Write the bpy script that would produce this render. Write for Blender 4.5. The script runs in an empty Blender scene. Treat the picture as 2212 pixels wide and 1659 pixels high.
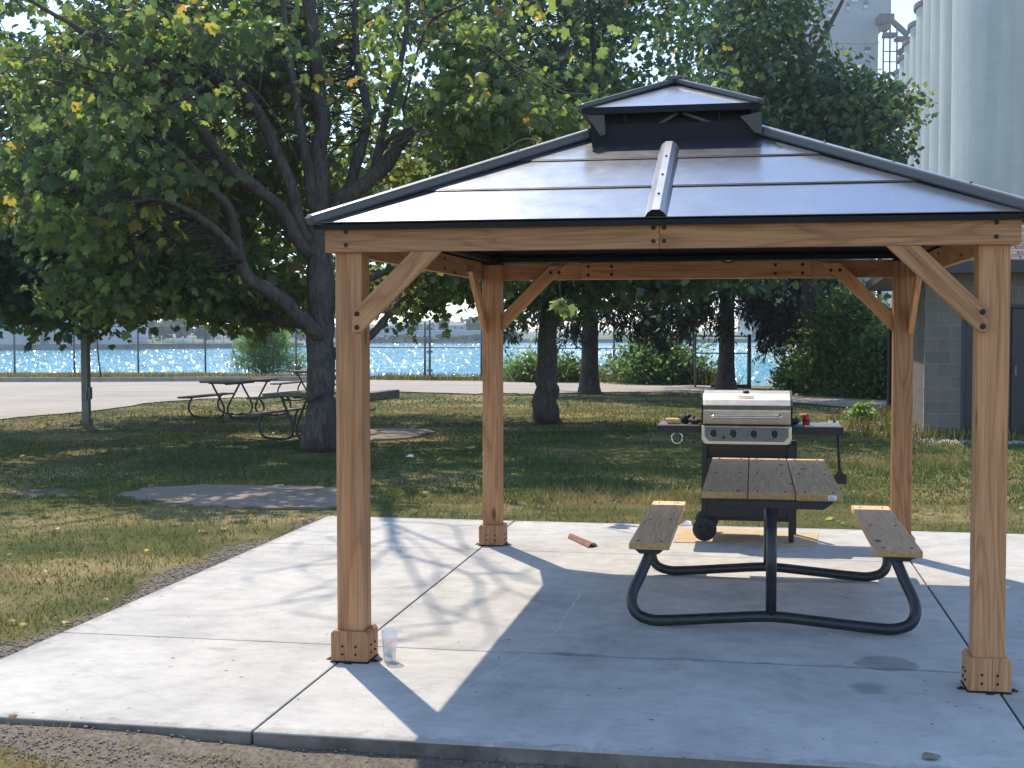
import bpy, math, random
import numpy as np
from mathutils import Vector, Matrix

random.seed(7)
rng = np.random.default_rng(7)
S = bpy.context.scene
COL = S.collection
R = math.radians
TX, TY = 0.366, 0.579            # metres a shadow is cast per metre of height (towards +x, -y)

# ------------------------------------------------------------------ camera
CX, CY, CZ, YAW, PIT, ROLL, F = 0.4561, -8.2091, 1.6891, -0.1826, -0.0415, -0.0009, 2816.6
fw = np.array([math.sin(YAW)*math.cos(PIT), math.cos(YAW)*math.cos(PIT), math.sin(PIT)])
r0 = np.array([math.cos(YAW), -math.sin(YAW), 0.0]); u0 = np.cross(r0, fw)
rt = r0*math.cos(ROLL)+u0*math.sin(ROLL); up = -r0*math.sin(ROLL)+u0*math.cos(ROLL)
C0 = np.array([CX, CY, CZ])
cam_d = bpy.data.cameras.new('camera'); cam = bpy.data.objects.new('camera', cam_d); COL.objects.link(cam)
cam_d.sensor_width = 36; cam_d.lens = 36*F/2212; cam_d.clip_end = 5000; cam_d.clip_start = 0.05
Mc = Matrix(((rt[0], up[0], -fw[0], CX), (rt[1], up[1], -fw[1], CY), (rt[2], up[2], -fw[2], CZ), (0, 0, 0, 1)))
cam.matrix_world = Mc
S.camera = cam

def ray(x, y): return fw + rt*(x-1106)/F - up*(y-829.5)/F
def gp(x, y, z=0.0):             # survey point on the plane z
    d = ray(x, y); return C0 + d*((z-CZ)/d[2])
def dp(x, y, d): return C0 + ray(x, y)*d     # survey point at a distance d
def lat(l, d):                   # lateral / forward ground coordinates -> world xy
    return np.array([CX + r0[0]*l + math.sin(YAW)*d, CY + r0[1]*l + math.cos(YAW)*d])

# ------------------------------------------------------------------ materials
def mat(name):
    m = bpy.data.materials.new(name); m.use_nodes = True
    nt = m.node_tree; nt.nodes.clear()
    out = nt.nodes.new('ShaderNodeOutputMaterial')
    return m, nt, out
def N(nt, t, **kw):
    n = nt.nodes.new(t)
    for k, v in kw.items():
        if k.startswith('i_'):
            key = k[2:]
            key = int(key) if key.isdigit() else key.replace('_', ' ')
            n.inputs[key].default_value = v
        else: setattr(n, k, v)
    return n
def ramp(nt, stops, interp='LINEAR'):
    n = nt.nodes.new('ShaderNodeValToRGB'); cr = n.color_ramp; cr.interpolation = interp
    while len(cr.elements) < len(stops): cr.elements.new(0.5)
    for e, (p, c) in zip(cr.elements, stops):
        e.position = p; e.color = (c[0], c[1], c[2], 1) if hasattr(c, '__len__') else (c, c, c, 1)
    return n
def L(nt, a, b): nt.links.new(a, b)
def mixc(nt, fac, a, b, mode='MIX'):
    n = nt.nodes.new('ShaderNodeMix'); n.data_type = 'RGBA'; n.blend_type = mode
    for s, v in ((n.inputs[0], fac), (n.inputs[6], a), (n.inputs[7], b)):
        if hasattr(v, 'links') or hasattr(v, 'is_linked'): L(nt, v, s)
        else: s.default_value = v if not isinstance(v, tuple) or len(v) == 4 else (*v, 1)
    return n.outputs[2]
def noise(nt, vec, scale, detail=4, rough=.55, dist=0.0):
    n = N(nt, 'ShaderNodeTexNoise'); n.inputs['Scale'].default_value = scale
    n.inputs['Detail'].default_value = detail; n.inputs['Roughness'].default_value = rough
    n.inputs['Distortion'].default_value = dist
    if vec is not None: L(nt, vec, n.inputs['Vector'])
    return n
def coords(nt, kind='Object', scale=None):
    tc = N(nt, 'ShaderNodeTexCoord'); v = tc.outputs[kind]
    if scale is not None:
        mp = N(nt, 'ShaderNodeMapping'); mp.inputs['Scale'].default_value = scale; L(nt, v, mp.inputs['Vector']); v = mp.outputs[0]
    return v
def bump(nt, h, strength=.3, dist=.01):
    b = N(nt, 'ShaderNodeBump'); b.inputs['Strength'].default_value = strength; b.inputs['Distance'].default_value = dist
    L(nt, h, b.inputs['Height']); return b.outputs[0]
def principled(nt, out, base=None, rough=.5, metal=0.0, normal=None, spec=.5):
    p = N(nt, 'ShaderNodeBsdfPrincipled')
    if base is not None:
        if hasattr(base, 'is_linked'): L(nt, base, p.inputs['Base Color'])
        else: p.inputs['Base Color'].default_value = (*base, 1)
    if hasattr(rough, 'is_linked'): L(nt, rough, p.inputs['Roughness'])
    else: p.inputs['Roughness'].default_value = rough
    p.inputs['Metallic'].default_value = metal
    p.inputs['Specular IOR Level'].default_value = spec
    if normal is not None: L(nt, normal, p.inputs['Normal'])
    if out is not None: L(nt, p.outputs[0], out.inputs[0])
    return p
def simple(name, c, rough=.5, metal=0.0, var=.25, scale=8, bumps=.15, spec=.5, bdist=.004):
    m, nt, out = mat(name); v = coords(nt)
    n = noise(nt, v, scale, 5, .6)
    lo = tuple(x*(1-var) for x in c); hi = tuple(min(1, x*(1+var)) for x in c)
    r = ramp(nt, [(.3, lo), (.7, hi)]); L(nt, n.outputs['Fac'], r.inputs[0])
    n2 = noise(nt, v, scale*6, 3)
    rr = ramp(nt, [(.3, max(0, rough-.1)), (.7, min(1, rough+.1))]); L(nt, n.outputs['Fac'], rr.inputs[0])
    principled(nt, out, r.outputs[0], rr.outputs[0], metal, bump(nt, n2.outputs['Fac'], bumps, bdist), spec)
    return m

def wood_material(name, light, mid, dark, grey=0.0, rough=.6):
    """timber; grain runs along the object's local Z"""
    m, nt, out = mat(name)
    tc = N(nt, 'ShaderNodeTexCoord'); oi = N(nt, 'ShaderNodeObjectInfo')
    add = N(nt, 'ShaderNodeVectorMath', operation='MULTIPLY_ADD')
    L(nt, oi.outputs['Random'], add.inputs[0]); add.inputs[1].default_value = (3.1, 5.7, 23.0); L(nt, tc.outputs['Object'], add.inputs[2])
    mp = N(nt, 'ShaderNodeMapping'); mp.inputs['Scale'].default_value = (1, 1, .085); L(nt, add.outputs[0], mp.inputs['Vector'])
    v = mp.outputs[0]
    # cathedral figure: contour bands of a stretched noise field
    n1 = noise(nt, v, 5.5, 1.5, .5, .6)
    mul = N(nt, 'ShaderNodeMath', operation='MULTIPLY'); mul.inputs[1].default_value = 11.0; L(nt, n1.outputs['Fac'], mul.inputs[0])
    fr = N(nt, 'ShaderNodeMath', operation='FRACT'); L(nt, mul.outputs[0], fr.inputs[0])
    band = ramp(nt, [(0.0, .15), (.12, .75), (.55, 1.0), (.9, .35), (1.0, .15)]); L(nt, fr.outputs[0], band.inputs[0])
    mp2 = N(nt, 'ShaderNodeMapping'); mp2.inputs['Scale'].default_value = (1, 1, .02); L(nt, add.outputs[0], mp2.inputs['Vector'])
    n2 = noise(nt, mp2.outputs[0], 130, 3, .6)
    big = noise(nt, v, 2.0, 2)
    c1 = ramp(nt, [(0, dark), (.5, mid), (1, light)]); L(nt, band.outputs[0], c1.inputs[0])
    soft = ramp(nt, [(0.3, .0), (.8, .5)]); L(nt, big.outputs['Fac'], soft.inputs[0])
    col = mixc(nt, soft.outputs[0], c1.outputs[0], tuple((a*.55+b*.45) for a, b in zip(light, mid)))
    fib = ramp(nt, [(.28, .66), (.66, 1.08)]); L(nt, n2.outputs['Fac'], fib.inputs[0])
    col = mixc(nt, 1.0, col, fib.outputs[0], 'MULTIPLY')
    # knots
    mk = N(nt, 'ShaderNodeMapping'); mk.inputs['Scale'].default_value = (5, 5, 1.6); L(nt, add.outputs[0], mk.inputs['Vector'])
    vor = N(nt, 'ShaderNodeTexVoronoi'); vor.inputs['Scale'].default_value = 1.0; L(nt, mk.outputs[0], vor.inputs['Vector'])
    kn = ramp(nt, [(.0, 1), (.07, .9), (.12, 0)]); L(nt, vor.outputs['Distance'], kn.inputs[0])
    col = mixc(nt, kn.outputs[0], col, tuple(x*.35 for x in dark))
    # drying checks
    mp3 = N(nt, 'ShaderNodeMapping'); mp3.inputs['Scale'].default_value = (1, 1, .016); L(nt, add.outputs[0], mp3.inputs['Vector'])
    n3 = noise(nt, mp3.outputs[0], 48, 2, .5); ck = ramp(nt, [(.695, 0), (.73, .6)]); L(nt, n3.outputs['Fac'], ck.inputs[0])
    col = mixc(nt, ck.outputs[0], col, tuple(x*.4 for x in dark))
    rnd = N(nt, 'ShaderNodeHueSaturation'); L(nt, col, rnd.inputs['Color'])
    mr = N(nt, 'ShaderNodeMapRange'); mr.inputs['To Min'].default_value = .80; mr.inputs['To Max'].default_value = 1.16
    L(nt, oi.outputs['Random'], mr.inputs[0]); L(nt, mr.outputs[0], rnd.inputs['Value'])
    h = mixc(nt, .5, band.outputs[0], n2.outputs['Fac'])
    principled(nt, out, rnd.outputs[0], rough, 0, bump(nt, h, .2, .002), .3 if rough < .7 else .12)
    return m

M = {}
M['cedar'] = wood_material('cedar_timber', (.54, .27, .128), (.44, .208, .090), (.30, .132, .056))
M['seat_wood'] = wood_material('weathered_plank', (.86, .57, .34), (.80, .52, .305), (.68, .425, .235), rough=.9)
M['end_grain'] = simple('sawn_end_grain', (.46, .27, .11), .8, 0, .3, 40, .2)
M['old_wood'] = wood_material('old_grey_plank', (.24, .20, .16), (.17, .14, .115), (.09, .07, .06), rough=.8)
M['black_metal'] = simple('black_painted_steel', (.009, .009, .011), .5, 0, .3, 12, .1)
M['tube_black'] = simple('black_steel_tube', (.02, .021, .023), .38, 0, .4, 25, .15)
M['bolt'] = simple('dark_bolt', (.02, .018, .018), .5, .5)
M['galv'] = simple('galvanised_steel', (.16, .165, .17), .5, .6, .2, 20, .1)
M['steel'] = None

def roof_material(name, base, rough, metal):
    m, nt, out = mat(name); v = coords(nt, 'Object', (1, 1, 1))
    n = noise(nt, v, 60, 3); b = noise(nt, v, 1.4, 2); d = noise(nt, v, 7, 5, .65)
    c = ramp(nt, [(.3, tuple(x*.95 for x in base)), (.7, base)]); L(nt, d.outputs['Fac'], c.inputs[0])
    rr = ramp(nt, [(.3, rough-.015), (.7, rough+.03)]); L(nt, d.outputs['Fac'], rr.inputs[0])
    h = mixc(nt, .02, b.outputs['Fac'], n.outputs['Fac'])
    principled(nt, out, c.outputs[0], rr.outputs[0], metal, bump(nt, h, .025, .02))
    return m
M['roof'] = roof_material('coated_steel_sheet', (.335, .352, .385), .25, .95)
M['roof_rib'] = roof_material('roof_rib_steel', (.36, .36, .38), .34, .8)
M['roof_cap'] = roof_material('roof_trim_steel', (.075, .07, .07), .33, .12)
M['bracket'] = simple('brown_coated_steel', (.065, .055, .048), .5, .2, .1, 6, .05)
M['roof_dark'] = simple('dark_roof_frame', (.006, .006, .009), .5, .0, .3, 9, .1, .2)

def brushed(name, base, rough):
    m, nt, out = mat(name); v = coords(nt, 'Object', (1.5, 40, 90))
    n = noise(nt, v, 6, 4, .6); v2 = coords(nt); s = noise(nt, v2, 9, 5, .7)
    c = ramp(nt, [(.3, tuple(x*.75 for x in base)), (.7, base)]); L(nt, s.outputs['Fac'], c.inputs[0])
    rr = ramp(nt, [(.25, rough-.08), (.75, rough+.12)]); L(nt, n.outputs['Fac'], rr.inputs[0])
    principled(nt, out, c.outputs[0], rr.outputs[0], 1.0, bump(nt, n.outputs['Fac'], .06, .002))
    return m
M['steel'] = brushed('brushed_stainless', (.66, .585, .47), .36)
M['chrome'] = brushed('polished_rod', (.75, .73, .7), .14)

def concrete_material(name, base, spots=True):
    m, nt, out = mat(name); v = coords(nt)
    a = noise(nt, v, .9, 6, .62); b = noise(nt, v, 7, 6, .7); f = noise(nt, v, 90, 3)
    c1 = ramp(nt, [(.30, tuple(x*.73 for x in base)), (.5, tuple(x*.95 for x in base)), (.72, tuple(min(.92, x*1.08) for x in base))])
    L(nt, a.outputs['Fac'], c1.inputs[0])
    c2 = ramp(nt, [(.28, .80), (.58, 1.0)]); L(nt, b.outputs['Fac'], c2.inputs[0])
    col = mixc(nt, 1, c1.outputs[0], c2.outputs[0], 'MULTIPLY')
    # faint broom and trowel marks, patchy
    tv = coords(nt, 'Object', (2.0, 3.2, 1)); t = noise(nt, tv, 1.1, 7, .72, .9)
    tr = ramp(nt, [(.34, .80), (.47, .97), (.6, 1.0)]); L(nt, t.outputs['Fac'], tr.inputs[0])
    col = mixc(nt, .75, col, tr.outputs[0], 'MULTIPLY')
    if spots:
        vo = N(nt, 'ShaderNodeTexVoronoi'); vo.inputs['Scale'].default_value = 5.5; L(nt, v, vo.inputs['Vector'])
        gate = noise(nt, v, 1.3, 2)
        sp = ramp(nt, [(.0, 1), (.055, .8), (.085, 0)]); L(nt, vo.outputs['Distance'], sp.inputs[0])
        gt = ramp(nt, [(.40, 0), (.56, .85)]); L(nt, gate.outputs['Fac'], gt.inputs[0])
        mm = N(nt, 'ShaderNodeMath', operation='MULTIPLY'); L(nt, sp.outputs[0], mm.inputs[0]); L(nt, gt.outputs[0], mm.inputs[1])
        col = mixc(nt, mm.outputs[0], col, (.10, .09, .08))
        # scuffs
        sv = coords(nt, 'Object', (2.2, 6, 1)); s = noise(nt, sv, 2.3, 8, .8, 1.0)
        sr = ramp(nt, [(.585, 0), (.68, .55)]); L(nt, s.outputs['Fac'], sr.inputs[0])
        col = mixc(nt, sr.outputs[0], col, tuple(x*.62 for x in base))
        # damp marks: a strip along the near joint and two puddle stains
        sep = N(nt, 'ShaderNodeSeparateXYZ')
        wob = N(nt, 'ShaderNodeVectorMath', operation='MULTIPLY_ADD')
        wn = noise(nt, v, 6, 4); L(nt, wn.outputs['Color'], wob.inputs[0]); wob.inputs[1].default_value = (.10, .10, 0); L(nt, v, wob.inputs[2])
        L(nt, wob.outputs[0], sep.inputs[0])
        def blob(cx, cy, rx, ry, soft):
            o = None
            for ax, c, rr in ((0, cx, rx), (1, cy, ry)):
                s1 = N(nt, 'ShaderNodeMath', operation='SUBTRACT'); L(nt, sep.outputs[ax], s1.inputs[0]); s1.inputs[1].default_value = c+.05
                s2 = N(nt, 'ShaderNodeMath', operation='DIVIDE'); L(nt, s1.outputs[0], s2.inputs[0]); s2.inputs[1].default_value = rr
                s3 = N(nt, 'ShaderNodeMath', operation='POWER'); L(nt, s2.outputs[0], s3.inputs[0]); s3.inputs[1].default_value = 2.0
                if o is None: o = s3
                else:
                    s4 = N(nt, 'ShaderNodeMath', operation='ADD'); L(nt, o.outputs[0], s4.inputs[0]); L(nt, s3.outputs[0], s4.inputs[1]); o = s4
            r = ramp(nt, [(1-soft, 1), (1.0, 0)]); L(nt, o.outputs[0], r.inputs[0]); return r.outputs[0]
        for cx, cy, rx, ry, soft, st in ((1.13, -1.44, .165, .165, .30, .50), (1.0, -1.93, .10, .14, .75, .50), (-.05, -1.55, .9, .022, .5, .45), (1.0, -1.545, .75, .022, .5, .4),
                                         (-.45, -1.53, .14, .035, .6, .5), (1.66, -2.3, .07, .75, .7, .30), (1.66, -1.0, .05, .2, .7, .3), (-2.3, -1.75, .10, .04, .5, .28), (-2.15, -1.55, .07, .05, .6, .2)):
            bl = blob(cx, cy, rx, ry, soft)
            mm2 = N(nt, 'ShaderNodeMath', operation='MULTIPLY'); L(nt, bl, mm2.inputs[0]); mm2.inputs[1].default_value = st
            col = mixc(nt, mm2.outputs[0], col, (.13, .12, .105))
    if spots:
        for (xa, ya), (xb, yb), wd_, cc, st in (((-.63, .10), (-.62, -1.2), .010, (.70, .67, .62), .5), ((-.62, -1.2), (-.93, -2.5), .007, (.70, .67, .62), .35), ((-2.9, -2.2), (-1.9, -2.9), .003, (.2, .18, .16), .5), ((-2.4, -1.0), (-1.75, .2), .006, (.78, .75, .70), .35), ((.2, -2.75), (1.4, -2.35), .003, (.2, .19, .18), .4)):
            ln = math.hypot(xb-xa, yb-ya); tx, ty = (xb-xa)/ln, (yb-ya)/ln
            dn = N(nt, 'ShaderNodeVectorMath', operation='DOT_PRODUCT'); dn.inputs[1].default_value = (-ty, tx, 0)
            wv = N(nt, 'ShaderNodeVectorMath', operation='MULTIPLY_ADD'); L(nt, noise(nt, v, 2.5, 5).outputs['Color'], wv.inputs[0]); wv.inputs[1].default_value = (.09, .09, 0); L(nt, v, wv.inputs[2])
            L(nt, wv.outputs[0], dn.inputs[0])
            s_1 = N(nt, 'ShaderNodeMath', operation='SUBTRACT'); L(nt, dn.outputs['Value'], s_1.inputs[0]); s_1.inputs[1].default_value = -ty*xa+tx*ya+.045*(tx-ty)
            s_2 = N(nt, 'ShaderNodeMath', operation='ABSOLUTE'); L(nt, s_1.outputs[0], s_2.inputs[0])
            s_3 = N(nt, 'ShaderNodeMath', operation='DIVIDE'); L(nt, s_2.outputs[0], s_3.inputs[0]); s_3.inputs[1].default_value = wd_
            d2_ = N(nt, 'ShaderNodeVectorMath', operation='DOT_PRODUCT'); d2_.inputs[1].default_value = (tx, ty, 0); L(nt, v, d2_.inputs[0])
            m_1 = N(nt, 'ShaderNodeMapRange'); L(nt, d2_.outputs['Value'], m_1.inputs[0]); c_0 = tx*xa+ty*ya
            m_1.inputs['From Min'].default_value = c_0; m_1.inputs['From Max'].default_value = c_0+ln
            rA = ramp(nt, [(0, 0), (.06, 1), (.9, .8), (1, 0)]); L(nt, m_1.outputs[0], rA.inputs[0])
            rB = ramp(nt, [(.3, 1), (1, 0)]); L(nt, s_3.outputs[0], rB.inputs[0])
            m_2 = N(nt, 'ShaderNodeMath', operation='MULTIPLY'); L(nt, rA.outputs[0], m_2.inputs[0]); L(nt, rB.outputs[0], m_2.inputs[1])
            m_3 = N(nt, 'ShaderNodeMath', operation='MULTIPLY'); L(nt, m_2.outputs[0], m_3.inputs[0]); m_3.inputs[1].default_value = st
            col = mixc(nt, m_3.outputs[0], col, cc)
        # grime along the rim of the slab
        sp2 = N(nt, 'ShaderNodeSeparateXYZ'); L(nt, v, sp2.inputs[0]); ed = None
        for ax, c_, hw_ in ((0, .28, 3.62), (1, .015, 3.085)):
            q1 = N(nt, 'ShaderNodeMath', operation='SUBTRACT'); L(nt, sp2.outputs[ax], q1.inputs[0]); q1.inputs[1].default_value = c_
            q2 = N(nt, 'ShaderNodeMath', operation='ABSOLUTE'); L(nt, q1.outputs[0], q2.inputs[0])
            q3 = N(nt, 'ShaderNodeMath', operation='SUBTRACT'); q3.inputs[0].default_value = hw_; L(nt, q2.outputs[0], q3.inputs[1])
            if ed is None: ed = q3
            else: q4 = N(nt, 'ShaderNodeMath', operation='MINIMUM'); L(nt, ed.outputs[0], q4.inputs[0]); L(nt, q3.outputs[0], q4.inputs[1]); ed = q4
        gn = noise(nt, v, 9, 6, .75); g1 = N(nt, 'ShaderNodeMath', operation='MULTIPLY_ADD'); L(nt, gn.outputs['Fac'], g1.inputs[0]); g1.inputs[1].default_value = -.42; L(nt, ed.outputs[0], g1.inputs[2])
        gr_ = ramp(nt, [(.0, .55), (.05, 0)]); ga = N(nt, 'ShaderNodeMath', operation='ADD'); L(nt, g1.outputs[0], ga.inputs[0]); ga.inputs[1].default_value = .19; L(nt, ga.outputs[0], gr_.inputs[0])
        col = mixc(nt, gr_.outputs[0], col, (.25, .225, .19))
    bm = mixc(nt, .35, b.outputs['Fac'], f.outputs['Fac'])
    principled(nt, out, col, .85, 0, bump(nt, bm, .22, .004), .25)
    return m
M['slab'] = concrete_material('new_concrete', (.535, .505, .455))
M['slab_side'] = simple('soil_splashed_concrete', (.17, .145, .12), .95, 0, .45, 5, .4)
M['old_concrete'] = concrete_material('worn_concrete', (.26, .205, .155), False)
M['silo'] = None

def silo_material():
    m, nt, out = mat('painted_silo_concrete'); v = coords(nt, 'Object', (1, 1, .05))
    a = noise(nt, v, .9, 6, .65); w = noise(nt, coords(nt), .25, 4)
    c = ramp(nt, [(.3, (.36, .345, .30)), (.7, (.46, .44, .39))]); L(nt, a.outputs['Fac'], c.inputs[0])
    wv = N(nt, 'ShaderNodeTexWave', wave_type='BANDS', bands_direction='Z'); wv.inputs['Scale'].default_value = .25; wv.inputs['Distortion'].default_value = .3
    L(nt, coords(nt), wv.inputs['Vector'])
    rr = ramp(nt, [(.0, .95), (.05, 1)]); L(nt, wv.outputs['Fac'], rr.inputs[0])
    col = mixc(nt, 1, c.outputs[0], rr.outputs[0], 'MULTIPLY')
    r2 = ramp(nt, [(.35, .9), (.6, 1.0)]); L(nt, w.outputs['Fac'], r2.inputs[0])
    col = mixc(nt, 1, col, r2.outputs[0], 'MULTIPLY')
    principled(nt, out, col, .8, 0, bump(nt, a.outputs['Fac'], .1, .05), .2)
    return m
M['silo'] = silo_material()
M['headhouse'] = simple('pale_rendered_wall', (.28, .30, .31), .85, 0, .08, .2, .05)
M['rust_steel'] = simple('brown_steelwork', (.10, .06, .045), .7, 0, .4, 2, .1)

def leaf_material(name, stops, trans=.42, rough=.42, spec=.5):
    m, nt, out = mat(name)
    at = N(nt, 'ShaderNodeAttribute'); at.attribute_name = 'tint'
    r = ramp(nt, stops); L(nt, at.outputs['Fac'], r.inputs[0])
    p = principled(nt, None, r.outputs[0], rough, 0, None, spec)
    t = N(nt, 'ShaderNodeBsdfTranslucent')
    hs = N(nt, 'ShaderNodeHueSaturation'); hs.inputs['Value'].default_value = 1.9; hs.inputs['Saturation'].default_value = 1.12; hs.inputs['Hue'].default_value = .483
    L(nt, r.outputs[0], hs.inputs['Color']); L(nt, hs.outputs[0], t.inputs[0])
    mx = N(nt, 'ShaderNodeMixShader'); mx.inputs[0].default_value = trans
    L(nt, p.outputs[0], mx.inputs[1]); L(nt, t.outputs[0], mx.inputs[2]); L(nt, mx.outputs[0], out.inputs[0])
    return m
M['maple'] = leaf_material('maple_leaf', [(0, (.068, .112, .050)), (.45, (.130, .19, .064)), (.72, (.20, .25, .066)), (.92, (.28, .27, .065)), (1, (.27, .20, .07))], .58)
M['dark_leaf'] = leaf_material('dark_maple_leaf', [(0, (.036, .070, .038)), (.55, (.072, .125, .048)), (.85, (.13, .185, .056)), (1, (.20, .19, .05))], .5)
M['needle'] = leaf_material('spruce_needle', [(0, (.012, .026, .018)), (.7, (.022, .045, .026)), (1, (.05, .075, .03))], .12, .55)
M['willow'] = leaf_material('willow_leaf', [(0, (.08, .15, .05)), (.6, (.13, .22, .065)), (1, (.20, .27, .10))], .5)
M['shrub'] = leaf_material('shrub_leaf', [(0, (.055, .10, .04)), (.6, (.10, .17, .05)), (1, (.17, .225, .075))], .55)
M['far_leaf'] = leaf_material('far_foliage', [(0, (.03, .06, .03)), (.6, (.05, .09, .04)), (1, (.08, .12, .055))], .25, .7, .2)

def bark_material():
    m, nt, out = mat('furrowed_bark'); v = coords(nt, 'Object', (1, 1, .22))
    a = noise(nt, v, 22, 6, .7, .6); b = noise(nt, coords(nt), 2.2, 4)
    c = ramp(nt, [(.32, (.040, .033, .030)), (.62, (.125, .105, .095))]); L(nt, a.outputs['Fac'], c.inputs[0])
    c2 = ramp(nt, [(.35, .8), (.7, 1.15)]); L(nt, b.outputs['Fac'], c2.inputs[0])
    principled(nt, out, mixc(nt, 1, c.outputs[0], c2.outputs[0], 'MULTIPLY'), .85, 0, bump(nt, a.outputs['Fac'], .8, .03), .25)
    return m
M['bark'] = bark_material()

def ground_material():
    m, nt, out = mat('lawn_and_soil'); v = coords(nt)
    at = N(nt, 'ShaderNodeAttribute'); at.attribute_name = 'soil'
    a = noise(nt, v, .55, 5, .6); b = noise(nt, v, 5, 5, .7); f = noise(nt, v, 45, 4, .7)
    g = ramp(nt, [(.35, (.055, .072, .022)), (.5, (.13, .12, .042)), (.64, (.29, .22, .105))]); L(nt, a.outputs['Fac'], g.inputs[0])
    g2 = ramp(nt, [(.3, .65), (.7, 1.2)]); L(nt, f.outputs['Fac'], g2.inputs[0])
    gr = mixc(nt, 1, g.outputs[0], g2.outputs[0], 'MULTIPLY')
    s = ramp(nt, [(.3, (.11, .09, .068)), (.7, (.26, .22, .172))]); L(nt, f.outputs['Fac'], s.inputs[0])
    s2 = ramp(nt, [(.3, .75), (.7, 1.1)]); L(nt, b.outputs['Fac'], s2.inputs[0])
    so = mixc(nt, 1, s.outputs[0], s2.outputs[0], 'MULTIPLY')
    ad = N(nt, 'ShaderNodeMath', operation='ADD'); L(nt, at.outputs['Fac'], ad.inputs[0])
    sb = N(nt, 'ShaderNodeMath', operation='MULTIPLY_ADD'); L(nt, b.outputs['Fac'], sb.inputs[0]); sb.inputs[1].default_value = .9; sb.inputs[2].default_value = -.45
    L(nt, sb.outputs[0], ad.inputs[1])
    k = ramp(nt, [(.4, 0), (.6, 1)]); L(nt, ad.outputs[0], k.inputs[0])
    h = mixc(nt, .5, b.outputs['Fac'], f.outputs['Fac'])
    principled(nt, out, mixc(nt, k.outputs[0], gr, so), .95, 0, bump(nt, h, .9, .03), .1)
    return m
M['ground'] = ground_material()

def grass_material():
    m, nt, out = mat('grass_blade')
    at = N(nt, 'ShaderNodeAttribute'); at.attribute_name = 'tint'
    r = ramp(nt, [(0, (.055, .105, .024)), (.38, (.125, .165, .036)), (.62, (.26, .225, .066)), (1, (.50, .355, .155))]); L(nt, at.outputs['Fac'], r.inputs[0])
    p = principled(nt, None, r.outputs[0], .6, 0, None, .3)
    t = N(nt, 'ShaderNodeBsdfTranslucent'); L(nt, r.outputs[0], t.inputs[0])
    mx = N(nt, 'ShaderNodeMixShader'); mx.inputs[0].default_value = .35
    L(nt, p.outputs[0], mx.inputs[1]); L(nt, t.outputs[0], mx.inputs[2]); L(nt, mx.outputs[0], out.inputs[0])
    return m
M['grass'] = grass_material()

def road_material():
    m, nt, out = mat('pale_asphalt'); v = coords(nt)
    a = noise(nt, v, .35, 6, .65); f = noise(nt, v, 40, 3); st = noise(nt, coords(nt, 'Object', (.25, 2.2, 1)), .8, 5, .7, .5)
    c = ramp(nt, [(.3, (.33, .285, .235)), (.7, (.43, .38, .315))]); L(nt, a.outputs['Fac'], c.inputs[0])
    c2 = ramp(nt, [(.3, .82), (.7, 1.1)]); L(nt, f.outputs['Fac'], c2.inputs[0])
    c3 = ramp(nt, [(.35, .86), (.55, 1.0)]); L(nt, st.outputs['Fac'], c3.inputs[0])
    col = mixc(nt, 1, mixc(nt, 1, c.outputs[0], c2.outputs[0], 'MULTIPLY'), c3.outputs[0], 'MULTIPLY')
    principled(nt, out, col, .9, 0, bump(nt, f.outputs['Fac'], .3, .01), .2)
    return m
M['road'] = road_material()

def water_material():
    m, nt, out = mat('river_water'); v = coords(nt)
    a = noise(nt, v, 1.3, 4, .7, .3)
    pv = coords(nt, 'Object', (.55, .16, 1)); pm = noise(nt, pv, 1.0, 4, .7, .4)
    pr = ramp(nt, [(.44, .22), (.58, 1.0)]); L(nt, pm.outputs['Fac'], pr.inputs[0])
    b = N(nt, 'ShaderNodeBump'); b.inputs['Distance'].default_value = .50
    L(nt, a.outputs['Fac'], b.inputs['Height']); L(nt, pr.outputs[0], b.inputs['Strength'])
    big = noise(nt, coords(nt, 'Object', (.02, .008, 1)), 1.0, 3)
    c = ramp(nt, [(.3, (.065, .28, .345)), (.7, (.09, .335, .41))]); L(nt, big.outputs['Fac'], c.inputs[0])
    principled(nt, out, c.outputs[0], .045, 0, b.outputs[0], .5)
    return m
M['water'] = water_material()
M['ripple'] = simple('water_wave_face', (.06, .285, .355), .09, 0, .12, .3, 0)

def block_material():
    m, nt, out = mat('grey_block_wall'); tc = N(nt, 'ShaderNodeTexCoord')
    mp = N(nt, 'ShaderNodeMapping'); mp.inputs['Rotation'].default_value = (R(90), 0, 0); L(nt, tc.outputs['Object'], mp.inputs['Vector'])
    br = N(nt, 'ShaderNodeTexBrick'); L(nt, mp.outputs[0], br.inputs['Vector'])
    for k, val in (('Scale', 1.0), ('Mortar Size', .006), ('Brick Width', .4), ('Row Height', .2), ('Mortar Smooth', .3), ('Bias', 0.0)): br.inputs[k].default_value = val
    br.inputs['Color1'].default_value = (.17, .152, .13, 1); br.inputs['Color2'].default_value = (.205, .183, .157, 1); br.inputs['Mortar'].default_value = (.26, .24, .21, 1)
    n = noise(nt, tc.outputs['Object'], 3, 6, .7); rr = ramp(nt, [(.3, .82), (.7, 1.08)]); L(nt, n.outputs['Fac'], rr.inputs[0])
    inv = N(nt, 'ShaderNodeMath', operation='SUBTRACT'); inv.inputs[0].default_value = 1; L(nt, br.outputs['Fac'], inv.inputs[1])
    principled(nt, out, mixc(nt, 1, br.outputs['Color'], rr.outputs[0], 'MULTIPLY'), .9, 0, bump(nt, inv.outputs[0], .4, .01), .2)
    return m
M['block'] = block_material()

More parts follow.
